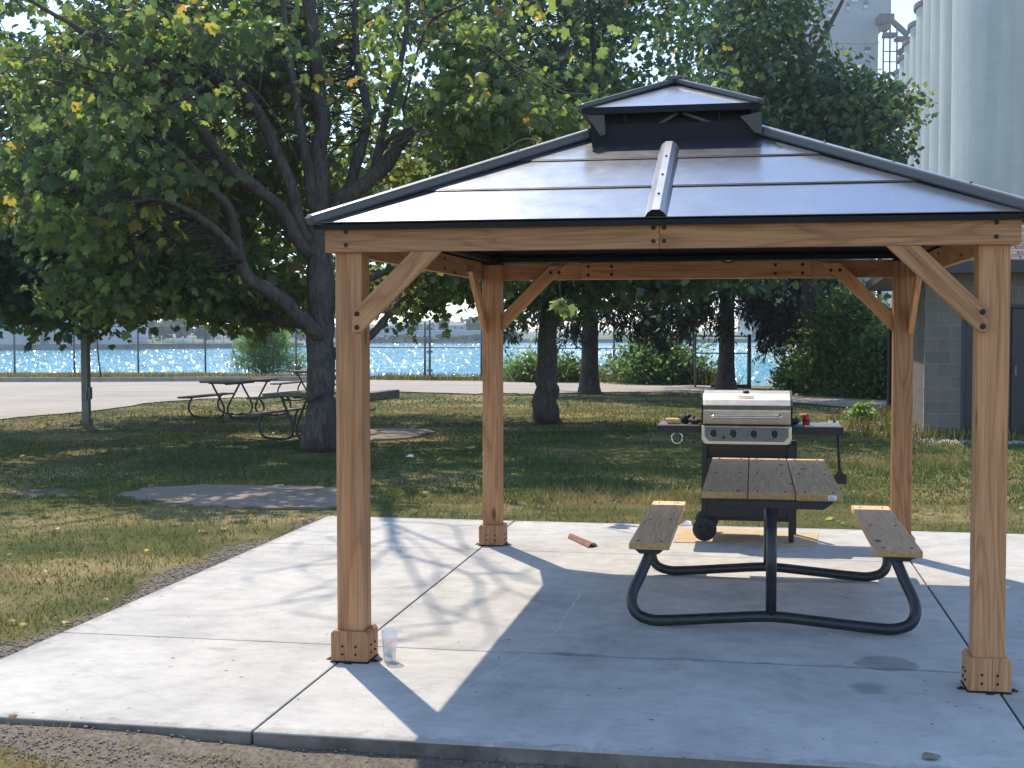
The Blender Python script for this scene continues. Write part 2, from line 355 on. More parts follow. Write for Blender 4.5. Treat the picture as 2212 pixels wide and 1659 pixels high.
def shingle_material():
    m, nt, out = mat('roof_shingle'); v = coords(nt)
    br = N(nt, 'ShaderNodeTexBrick'); L(nt, v, br.inputs['Vector'])
    for k, val in (('Scale', 1.0), ('Mortar Size', .012), ('Brick Width', .3), ('Row Height', .13)): br.inputs[k].default_value = val
    br.inputs['Color1'].default_value = (.10, .085, .075, 1); br.inputs['Color2'].default_value = (.24, .21, .19, 1); br.inputs['Mortar'].default_value = (.02, .018, .017, 1)
    inv = N(nt, 'ShaderNodeMath', operation='SUBTRACT'); inv.inputs[0].default_value = 1; L(nt, br.outputs['Fac'], inv.inputs[1])
    principled(nt, out, br.outputs['Color'], .9, 0, bump(nt, inv.outputs[0], .6, .02), .2)
    return m
M['shingle'] = shingle_material()
M['shed_dark'] = simple('dark_painted_door', (.018, .018, .026), .4, 0, .2, 4, .1)
M['shed_trim'] = simple('dark_brown_trim', (.045, .04, .042), .55, 0, .2, 4, .1)
M['soffit'] = simple('soffit_board', (.30, .30, .31), .7, 0, .1, 4, .1)
M['peel'] = simple('peeling_white_paint', (.7, .68, .63), .8, 0, .15, 30, .2)
M['white'] = simple('white_paint', (.72, .72, .70), .6, 0, .08, 3, .05)
M['pale_wall'] = simple('pale_panel_wall', (.50, .53, .56), .7, 0, .08, .3, .05)
M['house'] = simple('house_siding', (.48, .47, .45), .8, 0, .12, .3, .05)
M['house_roof'] = simple('grey_roofing', (.20, .20, .21), .8, 0, .15, .4, .05)
M['glass_dark'] = simple('dark_window_glass', (.05, .06, .075), .15, 0, .1, 2, 0)
M['rust'] = simple('rusty_iron', (.20, .085, .05), .8, 0, .5, 30, .4)
M['cardboard'] = simple('cardboard', (.52, .36, .20), .85, 0, .15, 10, .15)
M['paper'] = simple('white_paper', (.8, .8, .77), .8, 0, .05, 10, .1)
M['sponge'] = simple('tan_glove', (.62, .44, .16), .9, 0, .25, 30, .4)
M['brown_dirt'] = simple('brown_leather', (.11, .055, .035), .8, 0, .5, 40, .4)
M['red'] = simple('red_plastic', (.42, .03, .03), .35, 0, .3, 20, .05)
M['rubber'] = simple('black_rubber', (.018, .018, .019), .7, 0, .3, 30, .2)
M['hose'] = simple('olive_hose', (.10, .12, .05), .5, 0, .2, 10, .05)
M['grey_post'] = simple('grey_square_post', (.19, .19, .185), .75, 0, .2, 6, .2)
M['far_land'] = simple('far_bank_grass', (.09, .13, .05), .95, 0, .3, .05, .1)
M['seawall'] = simple('seawall_concrete', (.20, .18, .165), .9, 0, .3, .3, .1)
M['kerb'] = simple('kerb_concrete', (.34, .30, .26), .9, 0, .2, 3, .2)
M['gravel'] = simple('gravel_stone', (.40, .38, .35), .9, 0, .3, 60, .3)
M['clod'] = simple('soil_clod', (.25, .21, .165), .95, 0, .4, 25, .3)
M['bits_red'] = simple('coral_red_bits', (.75, .12, .08), .5)
M['bits_yellow'] = simple('yellow_bits', (.80, .50, .05), .5)
M['bits_green'] = simple('dark_green_bits', (.02, .07, .05), .5)
def clear_plastic():
    m, nt, out = mat('clear_plastic_cup')
    p = principled(nt, None, (.85, .87, .88), .12, 0, None, .5)
    t = N(nt, 'ShaderNodeBsdfTransparent'); mx = N(nt, 'ShaderNodeMixShader'); mx.inputs[0].default_value = .64
    L(nt, p.outputs[0], mx.inputs[1]); L(nt, t.outputs[0], mx.inputs[2]); L(nt, mx.outputs[0], out.inputs[0]); return m
M['cup'] = clear_plastic()
def mesh_wire():
    m, nt, out = mat('chain_link_wire'); tc = N(nt, 'ShaderNodeTexCoord')
    fac = None
    for sx in (1, -1):
        mp = N(nt, 'ShaderNodeMapping'); mp.inputs['Rotation'].default_value = (0, R(45*sx), 0); L(nt, tc.outputs['Object'], mp.inputs['Vector'])
        w = N(nt, 'ShaderNodeTexWave', wave_type='BANDS', bands_direction='X'); w.inputs['Scale'].default_value = 5.2; L(nt, mp.outputs[0], w.inputs['Vector'])
        rr = ramp(nt, [(.994, 0), (.998, 1)]); L(nt, w.outputs['Fac'], rr.inputs[0])
        if fac is None: fac = rr.outputs[0]
        else:
            mxm = N(nt, 'ShaderNodeMath', operation='MAXIMUM'); L(nt, fac, mxm.inputs[0]); L(nt, rr.outputs[0], mxm.inputs[1]); fac = mxm.outputs[0]
    p = principled(nt, None, (.25, .26, .27), .5, .5)
    t = N(nt, 'ShaderNodeBsdfTransparent'); mx = N(nt, 'ShaderNodeMixShader')
    L(nt, fac, mx.inputs[0]); L(nt, t.outputs[0], mx.inputs[1]); L(nt, p.outputs[0], mx.inputs[2]); L(nt, mx.outputs[0], out.inputs[0]); return m
M['wire'] = mesh_wire()

# ------------------------------------------------------------------ object helpers
WM = {}
def link(o, parent=None, mw=None):
    COL.objects.link(o)
    mw = mw if mw is not None else Matrix.Identity(4)
    o.matrix_basis = mw
    if parent is not None:
        o.parent = parent; o.matrix_parent_inverse = WM[parent.name].inverted()
    WM[o.name] = mw
    return o
def tag(o, label=None, cat=None, group=None, kind=None):
    if label: o['label'] = label
    if cat: o['category'] = cat
    if group: o['group'] = group
    if kind: o['kind'] = kind
    return o
def thing(name, loc, label, cat, group=None):
    o = bpy.data.objects.new(name, None); o.empty_display_size = .2
    link(o, None, Matrix.Translation(Vector(loc)))
    return tag(o, label, cat, group)

class MB:
    def __init__(s): s.v = []; s.f = []
    def add(s, vs, fs):
        b = len(s.v); s.v += [tuple(float(c) for c in v) for v in vs]; s.f += [tuple(b+i for i in f) for f in fs]; return s
    def box(s, a, b, mx=None):
        x0, y0, z0 = a; x1, y1, z1 = b
        vs = [(x0, y0, z0), (x1, y0, z0), (x1, y1, z0), (x0, y1, z0), (x0, y0, z1), (x1, y0, z1), (x1, y1, z1), (x0, y1, z1)]
        if mx is not None: vs = [tuple(mx @ Vector(v)) for v in vs]
        return s.add(vs, [(0, 3, 2, 1), (4, 5, 6, 7), (0, 1, 5, 4), (1, 2, 6, 5), (2, 3, 7, 6), (3, 0, 4, 7)])
    def prism(s, poly, axis, a, b):
        """poly in the two other axes (cyclic order), extruded along axis from a to b"""
        n = len(poly); vs = []
        for t in (a, b):
            for (p, q) in poly:
                vs.append({'x': (t, p, q), 'y': (p, t, q), 'z': (p, q, t)}[axis])
        fs = [tuple(range(n))[::-1], tuple(range(n, 2*n))] + [(i, (i+1) % n, n+(i+1) % n, n+i) for i in range(n)]
        return s.add(vs, fs)
    def tube(s, pts, rad, n=10, caps=True):
        pts = [np.array(p, float) for p in pts]; k = len(pts)
        rad = [rad]*k if not hasattr(rad, '__len__') else rad
        b = len(s.v); prev = None
        for i, p in enumerate(pts):
            t = pts[min(i+1, k-1)]-pts[max(i-1, 0)]; t = t/(np.linalg.norm(t)+1e-9)
            if prev is None:
                a = np.array([0, 0, 1.0]) if abs(t[2]) < .9 else np.array([1.0, 0, 0])
                prev = np.cross(t, a)
            prev = prev - t*(prev@t); prev /= np.linalg.norm(prev)+1e-9
            q = np.cross(t, prev)
            for j in range(n):
                an = 2*math.pi*j/n; s.v.append(tuple(p+rad[i]*(prev*math.cos(an)+q*math.sin(an))))
        for i in range(k-1):
            for j in range(n):
                s.f.append((b+i*n+j, b+i*n+(j+1) % n, b+(i+1)*n+(j+1) % n, b+(i+1)*n+j))
        if caps: s.f.append(tuple(b+j for j in range(n))[::-1]); s.f.append(tuple(b+(k-1)*n+j for j in range(n)))
        return s
    def lathe(s, prof, c, n=24, axis='z'):
        b = len(s.v); k = len(prof)
        for (r, h) in prof:
            for j in range(n):
                an = 2*math.pi*j/n; ca, sa = r*math.cos(an), r*math.sin(an)
                s.v.append({'z': (c[0]+ca, c[1]+sa, c[2]+h), 'y': (c[0]+ca, c[1]+h, c[2]+sa), 'x': (c[0]+h, c[1]+ca, c[2]+sa)}[axis])
        for i in range(k-1):
            for j in range(n): s.f.append((b+i*n+j, b+i*n+(j+1) % n, b+(i+1)*n+(j+1) % n, b+(i+1)*n+j))
        return s
    def build(s, name, m, parent=None, mw=None, smooth=False, bevel=0.0, seg=2):
        me = bpy.data.meshes.new(name); me.from_pydata(s.v, [], s.f); me.update()
        import bmesh
        bm = bmesh.new(); bm.from_mesh(me); bmesh.ops.recalc_face_normals(bm, faces=bm.faces)
        if bevel: bmesh.ops.bevel(bm, geom=list(bm.edges), offset=bevel, segments=seg, profile=.5, affect='EDGES', clamp_overlap=True)
        bm.to_mesh(me); bm.free()
        if mw is not None: me.transform(mw.inverted())
        if smooth: me.shade_smooth()
        me.materials.append(m)
        return link(bpy.data.objects.new(name, me), parent, mw)

def basis(p, x, y, z):
    return Matrix(((x[0], y[0], z[0], p[0]), (x[1], y[1], z[1], p[1]), (x[2], y[2], z[2], p[2]), (0, 0, 0, 1)))
def timber(name, m, parent, p0, p1, w, t, wdir, bevel=.004, end=None):
    """a board from p0 to p1, grain along its length; w measured along wdir"""
    p0, p1 = Vector(p0), Vector(p1); z = (p1-p0).normalized(); ln = (p1-p0).length
    x = Vector(wdir); x = (x - z*x.dot(z)).normalized(); y = z.cross(x)
    mw = basis(p0, x, y, z)
    b = MB().box((-w/2, -t/2, 0), (w/2, t/2, ln)); b.v = [tuple(mw @ Vector(v)) for v in b.v]
    o = b.build(name, m, parent, mw, False, bevel)
    if end is not None:
        o.data.materials.append(end)
        for f in o.data.polygons:
            if abs(f.normal.z) > .9: f.material_index = 1
    return o

def curve(pts, k=6):
    P = [np.array(p, float) for p in pts]; P = [2*P[0]-P[1]]+P+[2*P[-1]-P[-2]]; o = []
    for i in range(1, len(P)-2):
        for j in range(k):
            t = j/k; a, b, c, d = P[i-1:i+3]
            o.append(.5*((2*b)+(-a+c)*t+(2*a-5*b+4*c-d)*t*t+(-a+3*b-3*c+d)*t**3))
    o.append(P[-2]); return o

BOLT = None
def bolt(parent, p, axis, r=.013):
    """small dark bolt head; all share one mesh"""
    global BOLT
    if BOLT is None:
        b = MB().lathe([(0, .007), (.6, .007), (1.0, .004), (1.0, 0)], (0, 0, 0), 10)
        b.v = [(x*.013, y*.013, z) for x, y, z in b.v]
        me = bpy.data.meshes.new('bolt'); me.from_pydata(b.v, [], b.f); me.materials.append(M['bolt']); BOLT = me
    z = Vector(axis); x = Vector((0, 0, 1)).cross(z) if abs(z.z) < .9 else Vector((1, 0, 0)); y = z.cross(x)
    x, y = x.normalized()*(r/.013), y.normalized()*(r/.013)
    return link(bpy.data.objects.new('bolt', BOLT), parent, basis(Vector(p), x, y, z))

def np_mesh(name, verts, tris, m, parent=None, mw=None, tint=None, smooth=False):
    me = bpy.data.meshes.new(name); nv, ntr = len(verts), len(tris)
    me.vertices.add(nv); me.vertices.foreach_set('co', np.ascontiguousarray(verts, np.float32).ravel())
    me.loops.add(ntr*3); me.loops.foreach_set('vertex_index', np.ascontiguousarray(tris, np.int32).ravel())
    me.polygons.add(ntr); me.polygons.foreach_set('loop_start', np.arange(0, ntr*3, 3, dtype=np.int32))
    me.update(calc_edges=True)
    if tint is not None:
        a = me.attributes.new('tint', 'FLOAT', 'FACE'); a.data.foreach_set('value', np.ascontiguousarray(tint, np.float32))
    if mw is not None: me.transform(mw.inverted())
    if smooth: me.shade_smooth()
    me.materials.append(m)
    return link(bpy.data.objects.new(name, me), parent, mw)

# ------------------------------------------------------------------ leaves
def norm(a): return a/(np.linalg.norm(a, axis=-1, keepdims=True)+1e-9)
_h = [(.15, -.09, -.02), (.40, -.08, -.09), (.37, .08, -.06), (.60, .28, -.15), (.55, .46, -.15), (.33, .42, -.06), (.33, .60, -.08), (.22, .78, -.10), (.10, .76, -.06)]
MAPLE = np.array([(0, .32, .03), (0, 0, 0)]+_h+[(0, 1, -.16)]+[(-x, y, z*1.3) for x, y, z in _h[::-1]])
MAPLE_T = np.array([(0, i, i+1 if i < len(MAPLE)-1 else 1) for i in range(1, len(MAPLE))])
OVAL = np.array([(0, 0, 0), (.26, .38, -.04), (0, 1, -.06), (-.26, .38, -.04)]); OVAL_T = np.array([(0, 1, 2), (0, 2, 3)])
RAG = np.array([(0, 0, 0), (.45, .12, -.06), (.30, .5, -.02), (.42, .75, -.1), (0, 1, -.05), (-.38, .7, -.08), (-.28, .4, -.02), (-.48, .1, -.05)])
RAG_T = np.array([(0, 1, 2), (0, 2, 4), (2, 3, 4), (0, 4, 6), (4, 5, 6), (0, 6, 7)])
LONG = np.array([(0, 0, 0), (.07, .4, 0), (0, 1, 0), (-.07, .4, 0)]); LONG_T = OVAL_T
def leaf_arrays(pos, nrm, dirv, size, T, TT, tint):
    """flat arrays for one leaf per position"""
    y = norm(dirv - nrm*np.sum(dirv*nrm, 1, keepdims=True)); x = np.cross(y, nrm); n = len(pos)
    s = size[:, None, None]
    V = pos[:, None, :] + s*(T[None, :, 0:1]*x[:, None, :] + T[None, :, 1:2]*y[:, None, :] + T[None, :, 2:3]*nrm[:, None, :])
    k = len(T); tr = (TT[None]+(np.arange(n)*k)[:, None, None]).reshape(-1, 3)
    return V.reshape(-1, 3), tr, np.repeat(tint, len(TT))

def lit_zone(x, y):
    """ground that the photograph shows in full sun"""
    slab = (x > -3.2) & (x < 4) & (y < 3.1) & (y > -6)
    band = (x > -.6) & (x < 6) & (y >= 3.1) & (y < 6.0 + .5*np.sin(2*x))
    left = (x < -3.0) & (y < 3.4+.6*np.sin(1.7*x)) & (y > -7)
    roadz = (y > 26.5) & (x < -2)
    roadl = (x < -12.2) & (y > 15.2 - .25*(x+13)) & (y < 40)
    glade = (((x+.6)/2.6)**2 + ((y-18.0)/1.8)**2 < 1) | (((x-1.6)/1.6)**2 + ((y-15.6)/1.1)**2 < 1)
    holes = (np.sin(x*2.1+1.3*np.sin(y*.9))*np.sin(y*1.7+1.1*np.sin(x*.8)) > .74) & (y > 3)
    return slab | band | left | roadz | roadl | glade | holes

def sample_clumps(ells, n, shell=.35):
    """clump centres inside a union of ellipsoids (cx,cy,cz,rx,ry,rz,weight)"""
    w = np.array([e[6] for e in ells], float); w /= w.sum(); out = []
    for e, k in zip(ells, rng.multinomial(n, w)):
        d = norm(rng.normal(size=(k, 3))); r = rng.random(k)**shell
        out.append(np.array(e[:3])+d*r[:, None]*np.array(e[3:6]))
    return np.concatenate(out)

def tree(name, label, cat, group, base, trunk_paths, ells, n_clump, per, leaf_size, template, m, clump_r=.38, keep=1.0, filt=None,
         droop=.3, extra=None, tint_bias=0.0, bark='bark', twig=True, flat=.55, sides=9):
    root = thing(name, base, label, cat, group)
    mw = WM[root.name]
    tb = MB(); anchors = []
    for path, r0_, r1_, k in trunk_paths:
        pts = curve(path, k) if len(path) > 2 else [np.array(p) for p in path]
        nn = len(pts); rad = [r0_+(r1_-r0_)*(i/(nn-1)) for i in range(nn)]
        pts = [p + rng.normal(size=3)*rad[i]*.10 for i, p in enumerate(pts)]
        tb.tube(pts, rad, sides if r0_ > .05 else 6); anchors += [p for i, p in enumerate(pts) if i > nn*.3 or len(trunk_paths) == 1]
    A = np.array(anchors)
    cl = sample_clumps(ells, n_clump)
    if extra is not None: cl = np.concatenate([cl, np.array(extra)])
    # sun-lit ground stays mostly unshaded
    gx, gy = cl[:, 0]+TX*cl[:, 2], cl[:, 1]-TY*cl[:, 2]
    dap = (gx < -3.4) & (gy < 3.6) & (np.sin(gx*1.9+gy*.6)*np.sin(gy*2.6+.7) > .2)
    bad = lit_zone(gx, gy) & (rng.random(len(cl)) > np.where(dap, .45, .03))
    if filt is not None: bad |= ~filt(cl)
    bad &= np.arange(len(cl)) < n_clump
    cl = cl[~bad]; cl = cl[cl[:, 2] > .3]
    if twig:
        for c in cl:
            if rng.random() > .5: continue
            d = np.linalg.norm(A-c, axis=1); i = int(np.argmin(d + rng.random(len(A))*.8))
            if d[i] > 2.8: continue
            a = A[i]; mid = (a+c)/2+np.array([0, 0, .12*d[i]])+rng.normal(size=3)*.07*d[i]
            r = .005+.004*d[i]
            tb.tube([a, (a+mid)/2+rng.normal(size=3)*.03, mid, (mid+c)/2+rng.normal(size=3)*.03, c], [r, r*.85, r*.7, r*.5, r*.3], 4, False)
    tb.build('trunk', M[bark], root, mw, True)
    n = len(cl)*per
    cid = np.repeat(np.arange(len(cl)), per)
    off = np.clip(rng.normal(size=(n, 3)), -1.7, 1.7)*clump_r; off[:, 2] *= flat
    if extra is not None: off[cid >= len(cl)-len(extra)] *= .16
    pos = cl[cid]+off
    pos[:, 2] -= .25*np.linalg.norm(off[:, :2], axis=1)
    gx, gy = pos[:, 0]+TX*pos[:, 2], pos[:, 1]-TY*pos[:, 2]
    dap = (gx < -3.4) & (gy < 3.6) & (np.sin(gx*1.9+gy*.6)*np.sin(gy*2.6+.7) > .2)
    ok = ~(lit_zone(gx, gy) & ~dap & (rng.random(n) > .22)); ok |= cid >= len(cl)-(0 if extra is None else len(extra))
    nrm = norm(np.stack([rng.normal(0, .65, n), rng.normal(0, .65, n), rng.normal(.5, .25, n)], 1))
    dv = norm(np.stack([off[:, 0]+rng.normal(0, .25, n), off[:, 1]+rng.normal(0, .25, n), np.full(n, -droop)], 1))
    ct = rng.random(len(cl)); ct = np.where(ct > .93, .86, ct*.62)
    if extra is not None: ct[-len(extra):] = .5
    tint = np.clip(ct[cid]+rng.normal(0, .13, n)+tint_bias, 0, 1)
    size = leaf_size*(.5+.8*rng.random(n))
    V, T, ti = leaf_arrays(pos[ok], nrm[ok], dv[ok], size[ok], *template, tint[ok])
    np_mesh('crown', V, T, m, root, mw, ti)
    return root

# ------------------------------------------------------------------ sun, sky
sun_dir = Vector((-TX, TY, 1)).normalized()
sd = bpy.data.lights.new('sun', 'SUN'); sd.energy = 2.5; sd.angle = R(.53); sd.color = (1.0, .90, .75)
so = bpy.data.objects.new('sun', sd); COL.objects.link(so); so.location = (-8, 12, 22)
so.rotation_euler = sun_dir.to_track_quat('Z', 'Y').to_euler()
W = bpy.data.worlds.new('World'); S.world = W; W.use_nodes = True
wn = W.node_tree; wn.nodes.clear()
sky = wn.nodes.new('ShaderNodeTexSky'); sky.sky_type = 'NISHITA'; sky.sun_disc = False
sky.sun_elevation = math.asin(sun_dir.z); sky.sun_rotation = math.atan2(sun_dir.x, sun_dir.y)
sky.air_density = .9; sky.dust_density = .1; sky.ozone_density = 1.4
bg = wn.nodes.new('ShaderNodeBackground'); bg.inputs[1].default_value = .15
wo = wn.nodes.new('ShaderNodeOutputWorld'); wn.links.new(sky.outputs[0], bg.inputs[0]); wn.links.new(bg.outputs[0], wo.inputs[0])
S.view_settings.view_transform = 'Standard'; S.view_settings.look = 'None'; S.view_settings.gamma = 1.0; S.view_settings.exposure = 1.2
S.render.engine = 'CYCLES'
S.cycles.use_denoising = True; S.cycles.max_bounces = 8; S.cycles.transparent_max_bounces = 12; S.cycles.sample_clamp_indirect = 8

# ------------------------------------------------------------------ the ground
BANK = [(-1500, -120), (-300, 10), (-70, 36), (-29, 41.0), (-21, 42.2), (-11, 37.8), (-5, 35.6), (-1, 33.4), (1.2, 32.4), (2.7, 31.3), (6, 99.6), (10.6, 223.5), (18, 420), (60, 1500)]
bx = np.array([p[0] for p in BANK], float); by = np.array([p[1] for p in BANK], float)
def seg_dist(x, y):
    d = np.full(x.shape, 1e9)
    for i in range(len(BANK)-1):
        ax, ay, cx, cy = bx[i], by[i], bx[i+1], by[i+1]
        t = np.clip(((x-ax)*(cx-ax)+(y-ay)*(cy-ay))/((cx-ax)**2+(cy-ay)**2), 0, 1)
        d = np.minimum(d, np.hypot(x-ax-t*(cx-ax), y-ay-t*(cy-ay)))
    return d
def in_river(x, y):
    px = np.append(bx, [-1500.0]); py_ = np.append(by, [1500.0]); c = np.zeros(x.shape, bool); j = len(px)-1
    for i in range(len(px)):
        with np.errstate(divide='ignore', invalid='ignore'):
            c ^= ((py_[i] > y) != (py_[j] > y)) & (x < (px[j]-px[i])*(y-py_[i])/(py_[j]-py_[i]+1e-12)+px[i])
        j = i
    return c
_w = [(rng.normal(0, k), rng.normal(0, k), rng.random()*6.3, a) for k, a in [(.5, 1)]*4+[(1.4, .6)]*5+[(4, .35)]*6+[(11, .2)]*6]
def vnoise(x, y):
    return sum(a*np.sin(kx*x+ky*y+p) for kx, ky, p, a in _w)/2.6
SX0, SX1, SY0, SY1 = -3.34, 3.9, -3.07, 3.10
def slab_dist(x, y):
    dx = np.maximum(np.maximum(SX0-x, x-SX1), 0); dy = np.maximum(np.maximum(SY0-y, y-SY1), 0); return np.hypot(dx, dy)
def height(x, y):
    n = vnoise(x, y); sdist = slab_dist(x, y)
    near = np.exp(-((x+3)**2+(y-3)**2)/(16**2))
    h = -.03 + near*n*.012
    front = np.clip((SY0+.02-y)/.1, 0, 1)*np.clip((x+2.6)/1.2, 0.05, 1)
    h = h - front*.075*np.clip(1-(SY0-y-.35)/.6, 0.35, 1) + front*.018*vnoise(x*3.1, y*3.1)
    h = np.where(sdist <= 0.0, -.14, h)
    r = in_river(x, y); d = seg_dist(x, y)
    return np.where(r, np.maximum(-3.4, h-d*1.3), h)
def soil_value(x, y):
    n = vnoise(x, y); v = np.zeros(x.shape)
    front = (y < SY0+.1) & (x < 6)
    v = np.where(front, np.clip(1.15-np.maximum(0, SY0-y-.30)*2.2 - .9*np.clip((-1.9-x), 0, 1)*np.clip((SY0-y-.12)*4, 0, 1), 0, 1), v)
    left = (x < SX0+.1) & (y >= SY0-.4) & (y < SY1+.2)
    wd = .13+.15*n+.06*np.sin(y*1.9)+.05*np.sin(y*5.3)
    v = np.where(left, np.maximum(v, np.clip(1.0-(SX0-x-wd)*3.5, 0, 1)), v)
    for cx, cy, rx, ry, k in ((2.6, 15.9, 1.5, .9, .9), (3.6, 12.4, 1.8, .7, .55), (-7.0, 4.4, .8, .5, .6), (2.0, 19.5, 2.4, 1.2, .5), (-6.2, 17.2, 2.2, 1.2, .25), (-5.6, 9.6, .9, .8, .5)):
        v = np.maximum(v, k*np.exp(-((x-cx)/rx)**2-((y-cy)/ry)**2))
    return v
def axis(lo, hi, step, mid, far, end0, end1):
    a = list(np.arange(lo, hi, step)); x = hi
    while x < mid[1]: a.append(x); x += far
    while x < end1: a.append(x); x += max(far, (x-mid[1])*.35)
    a.append(end1); x = lo-far; b = []
    while x > mid[0]: b.append(x); x -= far
    while x > end0: b.append(x); x -= max(far, (mid[0]-x)*.35)
    b.append(end0); return np.array(b[::-1]+a)
gx = axis(-10.5, 4.6, .11, (-40, 20), .8, -1500, 1500); gy = axis(-4.3, 10, .11, (-10, 46), .7, -400, 1500)
GX, GY = np.meshgrid(gx, gy); gz = height(GX, GY)
nx, ny = len(gx), len(gy)
V = np.stack([GX, GY, gz], -1).reshape(-1, 3); idx = np.arange(nx*ny).reshape(ny, nx)
a, b, c, d = idx[:-1, :-1].ravel(), idx[:-1, 1:].ravel(), idx[1:, 1:].ravel(), idx[1:, :-1].ravel()
ground = np_mesh('ground', V, np.concatenate([np.stack([a, b, c], 1), np.stack([a, c, d], 1)]), M['ground'], smooth=True)
sa = ground.data.attributes.new('soil', 'FLOAT', 'POINT'); sa.data.foreach_set('value', soil_value(GX, GY).astype(np.float32).ravel())
tag(ground, 'sunlit dappled park lawn with dry patches', None, None, 'structure')

# river
wv = MB(); wv.add([(-1500, -150, -1.6), (1500, -150, -1.6), (1500, 1500, -1.6), (-1500, 1500, -1.6)], [(0, 1, 2, 3)])
tag(wv.build('river_water', M['water']), 'bright turquoise river glittering in the sun', None, None, 'structure')

# road with its kerb
near = [(-420, 960), (-150, 925), (0, 905), (200, 885), (400, 862), (560, 856), (700, 851), (854, 845), (1037, 850), (1091, 848), (1154, 850), (1300, 846), (1475, 847), (1715, 869), (1918, 887), (2100, 905)]
farl = [(2100, 871), (1918, 857), (1708, 849), (1530, 832), (1475, 831), (1304, 825), (1164, 826), (1037, 823), (804, 820), (600, 823), (300, 824), (0, 825), (-420, 829)]
poly = [gp(*p, 0.0)[:2] for p in near+farl]
# soften the near edge so that the lawn frays over it
def dens(pts, k=5, am=.10):
    o = []
    for i in range(len(pts)-1):
        for j in range(k):
            p = pts[i]+(pts[i+1]-pts[i])*j/k; o.append(p+rng.normal(size=2)*am)
    o.append(pts[-1]); return o
nn = [np.array(p) for p in poly[:len(near)]]; ff = [np.array(p) for p in poly[len(near):]]
pl = dens(nn)+dens(ff, 3, .04)
rb = MB(); rb.add([(p[0], p[1], -.008) for p in pl], [tuple(range(len(pl)))])
tag(rb.build('road', M['road']), 'pale sunlit asphalt road between lawn and river', None, None, 'structure')
kb = MB(); kp = [gp(x, y, 0)[:2] for x, y in [(-420, 829), (0, 824.5), (300, 823.5), (600, 822.5), (735, 821)]]
for p, q in zip(kp[:-1], kp[1:]):
    t = (q-p)/np.linalg.norm(q-p); n = np.array([-t[1], t[0]])*.16
    vs = [(*p, -.05), (*q, -.05), (*(q+n), -.05), (*(p+n), -.05), (*(p+n*.2), .13), (*(q+n*.2), .13), (*(q+n), .13), (*(p+n), .13)]
    kb.add(vs, [(0, 1, 5, 4), (4, 5, 6, 7), (3, 2, 6, 7), (0, 3, 7, 4), (1, 2, 6, 5)])
tag(kb.build('kerb', M['kerb']), 'low concrete kerb along the far side of the road', None, None, 'structure')

# patio slab: nine bays with tooled joints
sb = MB(); jx = [SX0, -1.61, 1.60, SX1]; jy = [SY0, -1.55, 1.56, SY1]; g_ = .005
import bmesh
for i in range(3):
    for j in range(3):
        x0, x1 = jx[i]+(g_ if i else 0), jx[i+1]-(g_ if i < 2 else 0); y0, y1 = jy[j]+(g_ if j else 0), jy[j+1]-(g_ if j < 2 else 0)
        sb.box((x0, y0, -.13), (x1, y1, 0))
slab = sb.build('patio_slab', M['slab'], None, None, False, .007, 2)
slab.data.materials.append(M['slab_side'])
for f in slab.data.polygons:
    if abs(f.normal.z) < .3: f.material_index = 1
tag(slab, 'new pale concrete patio slab with tooled joints', None, None, 'structure')
jb = MB().box((SX0+.03, SY0+.03, -.15), (SX1-.03, SY1-.03, -.022))
tag(jb.build('slab_joint_filler', M['old_concrete']), 'grey filler in the slab joints', None, None, 'structure')

# two worn pads let into the lawn
def pad(pts, name, label):
    pl = dens([gp(x, y, 0)[:2] for x, y in pts+pts[:1]], 6, .05)[:-1]
    b = MB(); n = len(pl); b.add([(p[0], p[1], -.004) for p in pl]+[(p[0], p[1], -.08) for p in pl], [tuple(range(n))]+[(i, (i+1) % n, n+(i+1) % n, n+i) for i in range(n)])
    tag(b.build(name, M['old_concrete']), label, None, None, 'structure'); return np.array(pl)
pad1 = pad([(250, 1066), (310, 1053), (443, 1045), (600, 1047), (727, 1051), (790, 1056), (800, 1066), (770, 1084), (700, 1096), (560, 1094), (433, 1090), (330, 1082)], 'concrete_pad', 'worn concrete pad in the lawn under branch shadows')
pad2 = pad([(690, 950), (804, 950), (900, 942), (946, 930), (900, 924), (790, 926), (690, 934)], 'concrete_pad', 'small worn pad behind the big maple')

def in_poly(P, x, y):
    c = np.zeros(x.shape, bool); j = len(P)-1
    for i in range(len(P)):
        c ^= ((P[i, 1] > y) != (P[j, 1] > y)) & (x < (P[j, 0]-P[i, 0])*(y-P[i, 1])/(P[j, 1]-P[i, 1]+1e-12)+P[i, 0]); j = i
    return c
ROADP = np.array(pl)

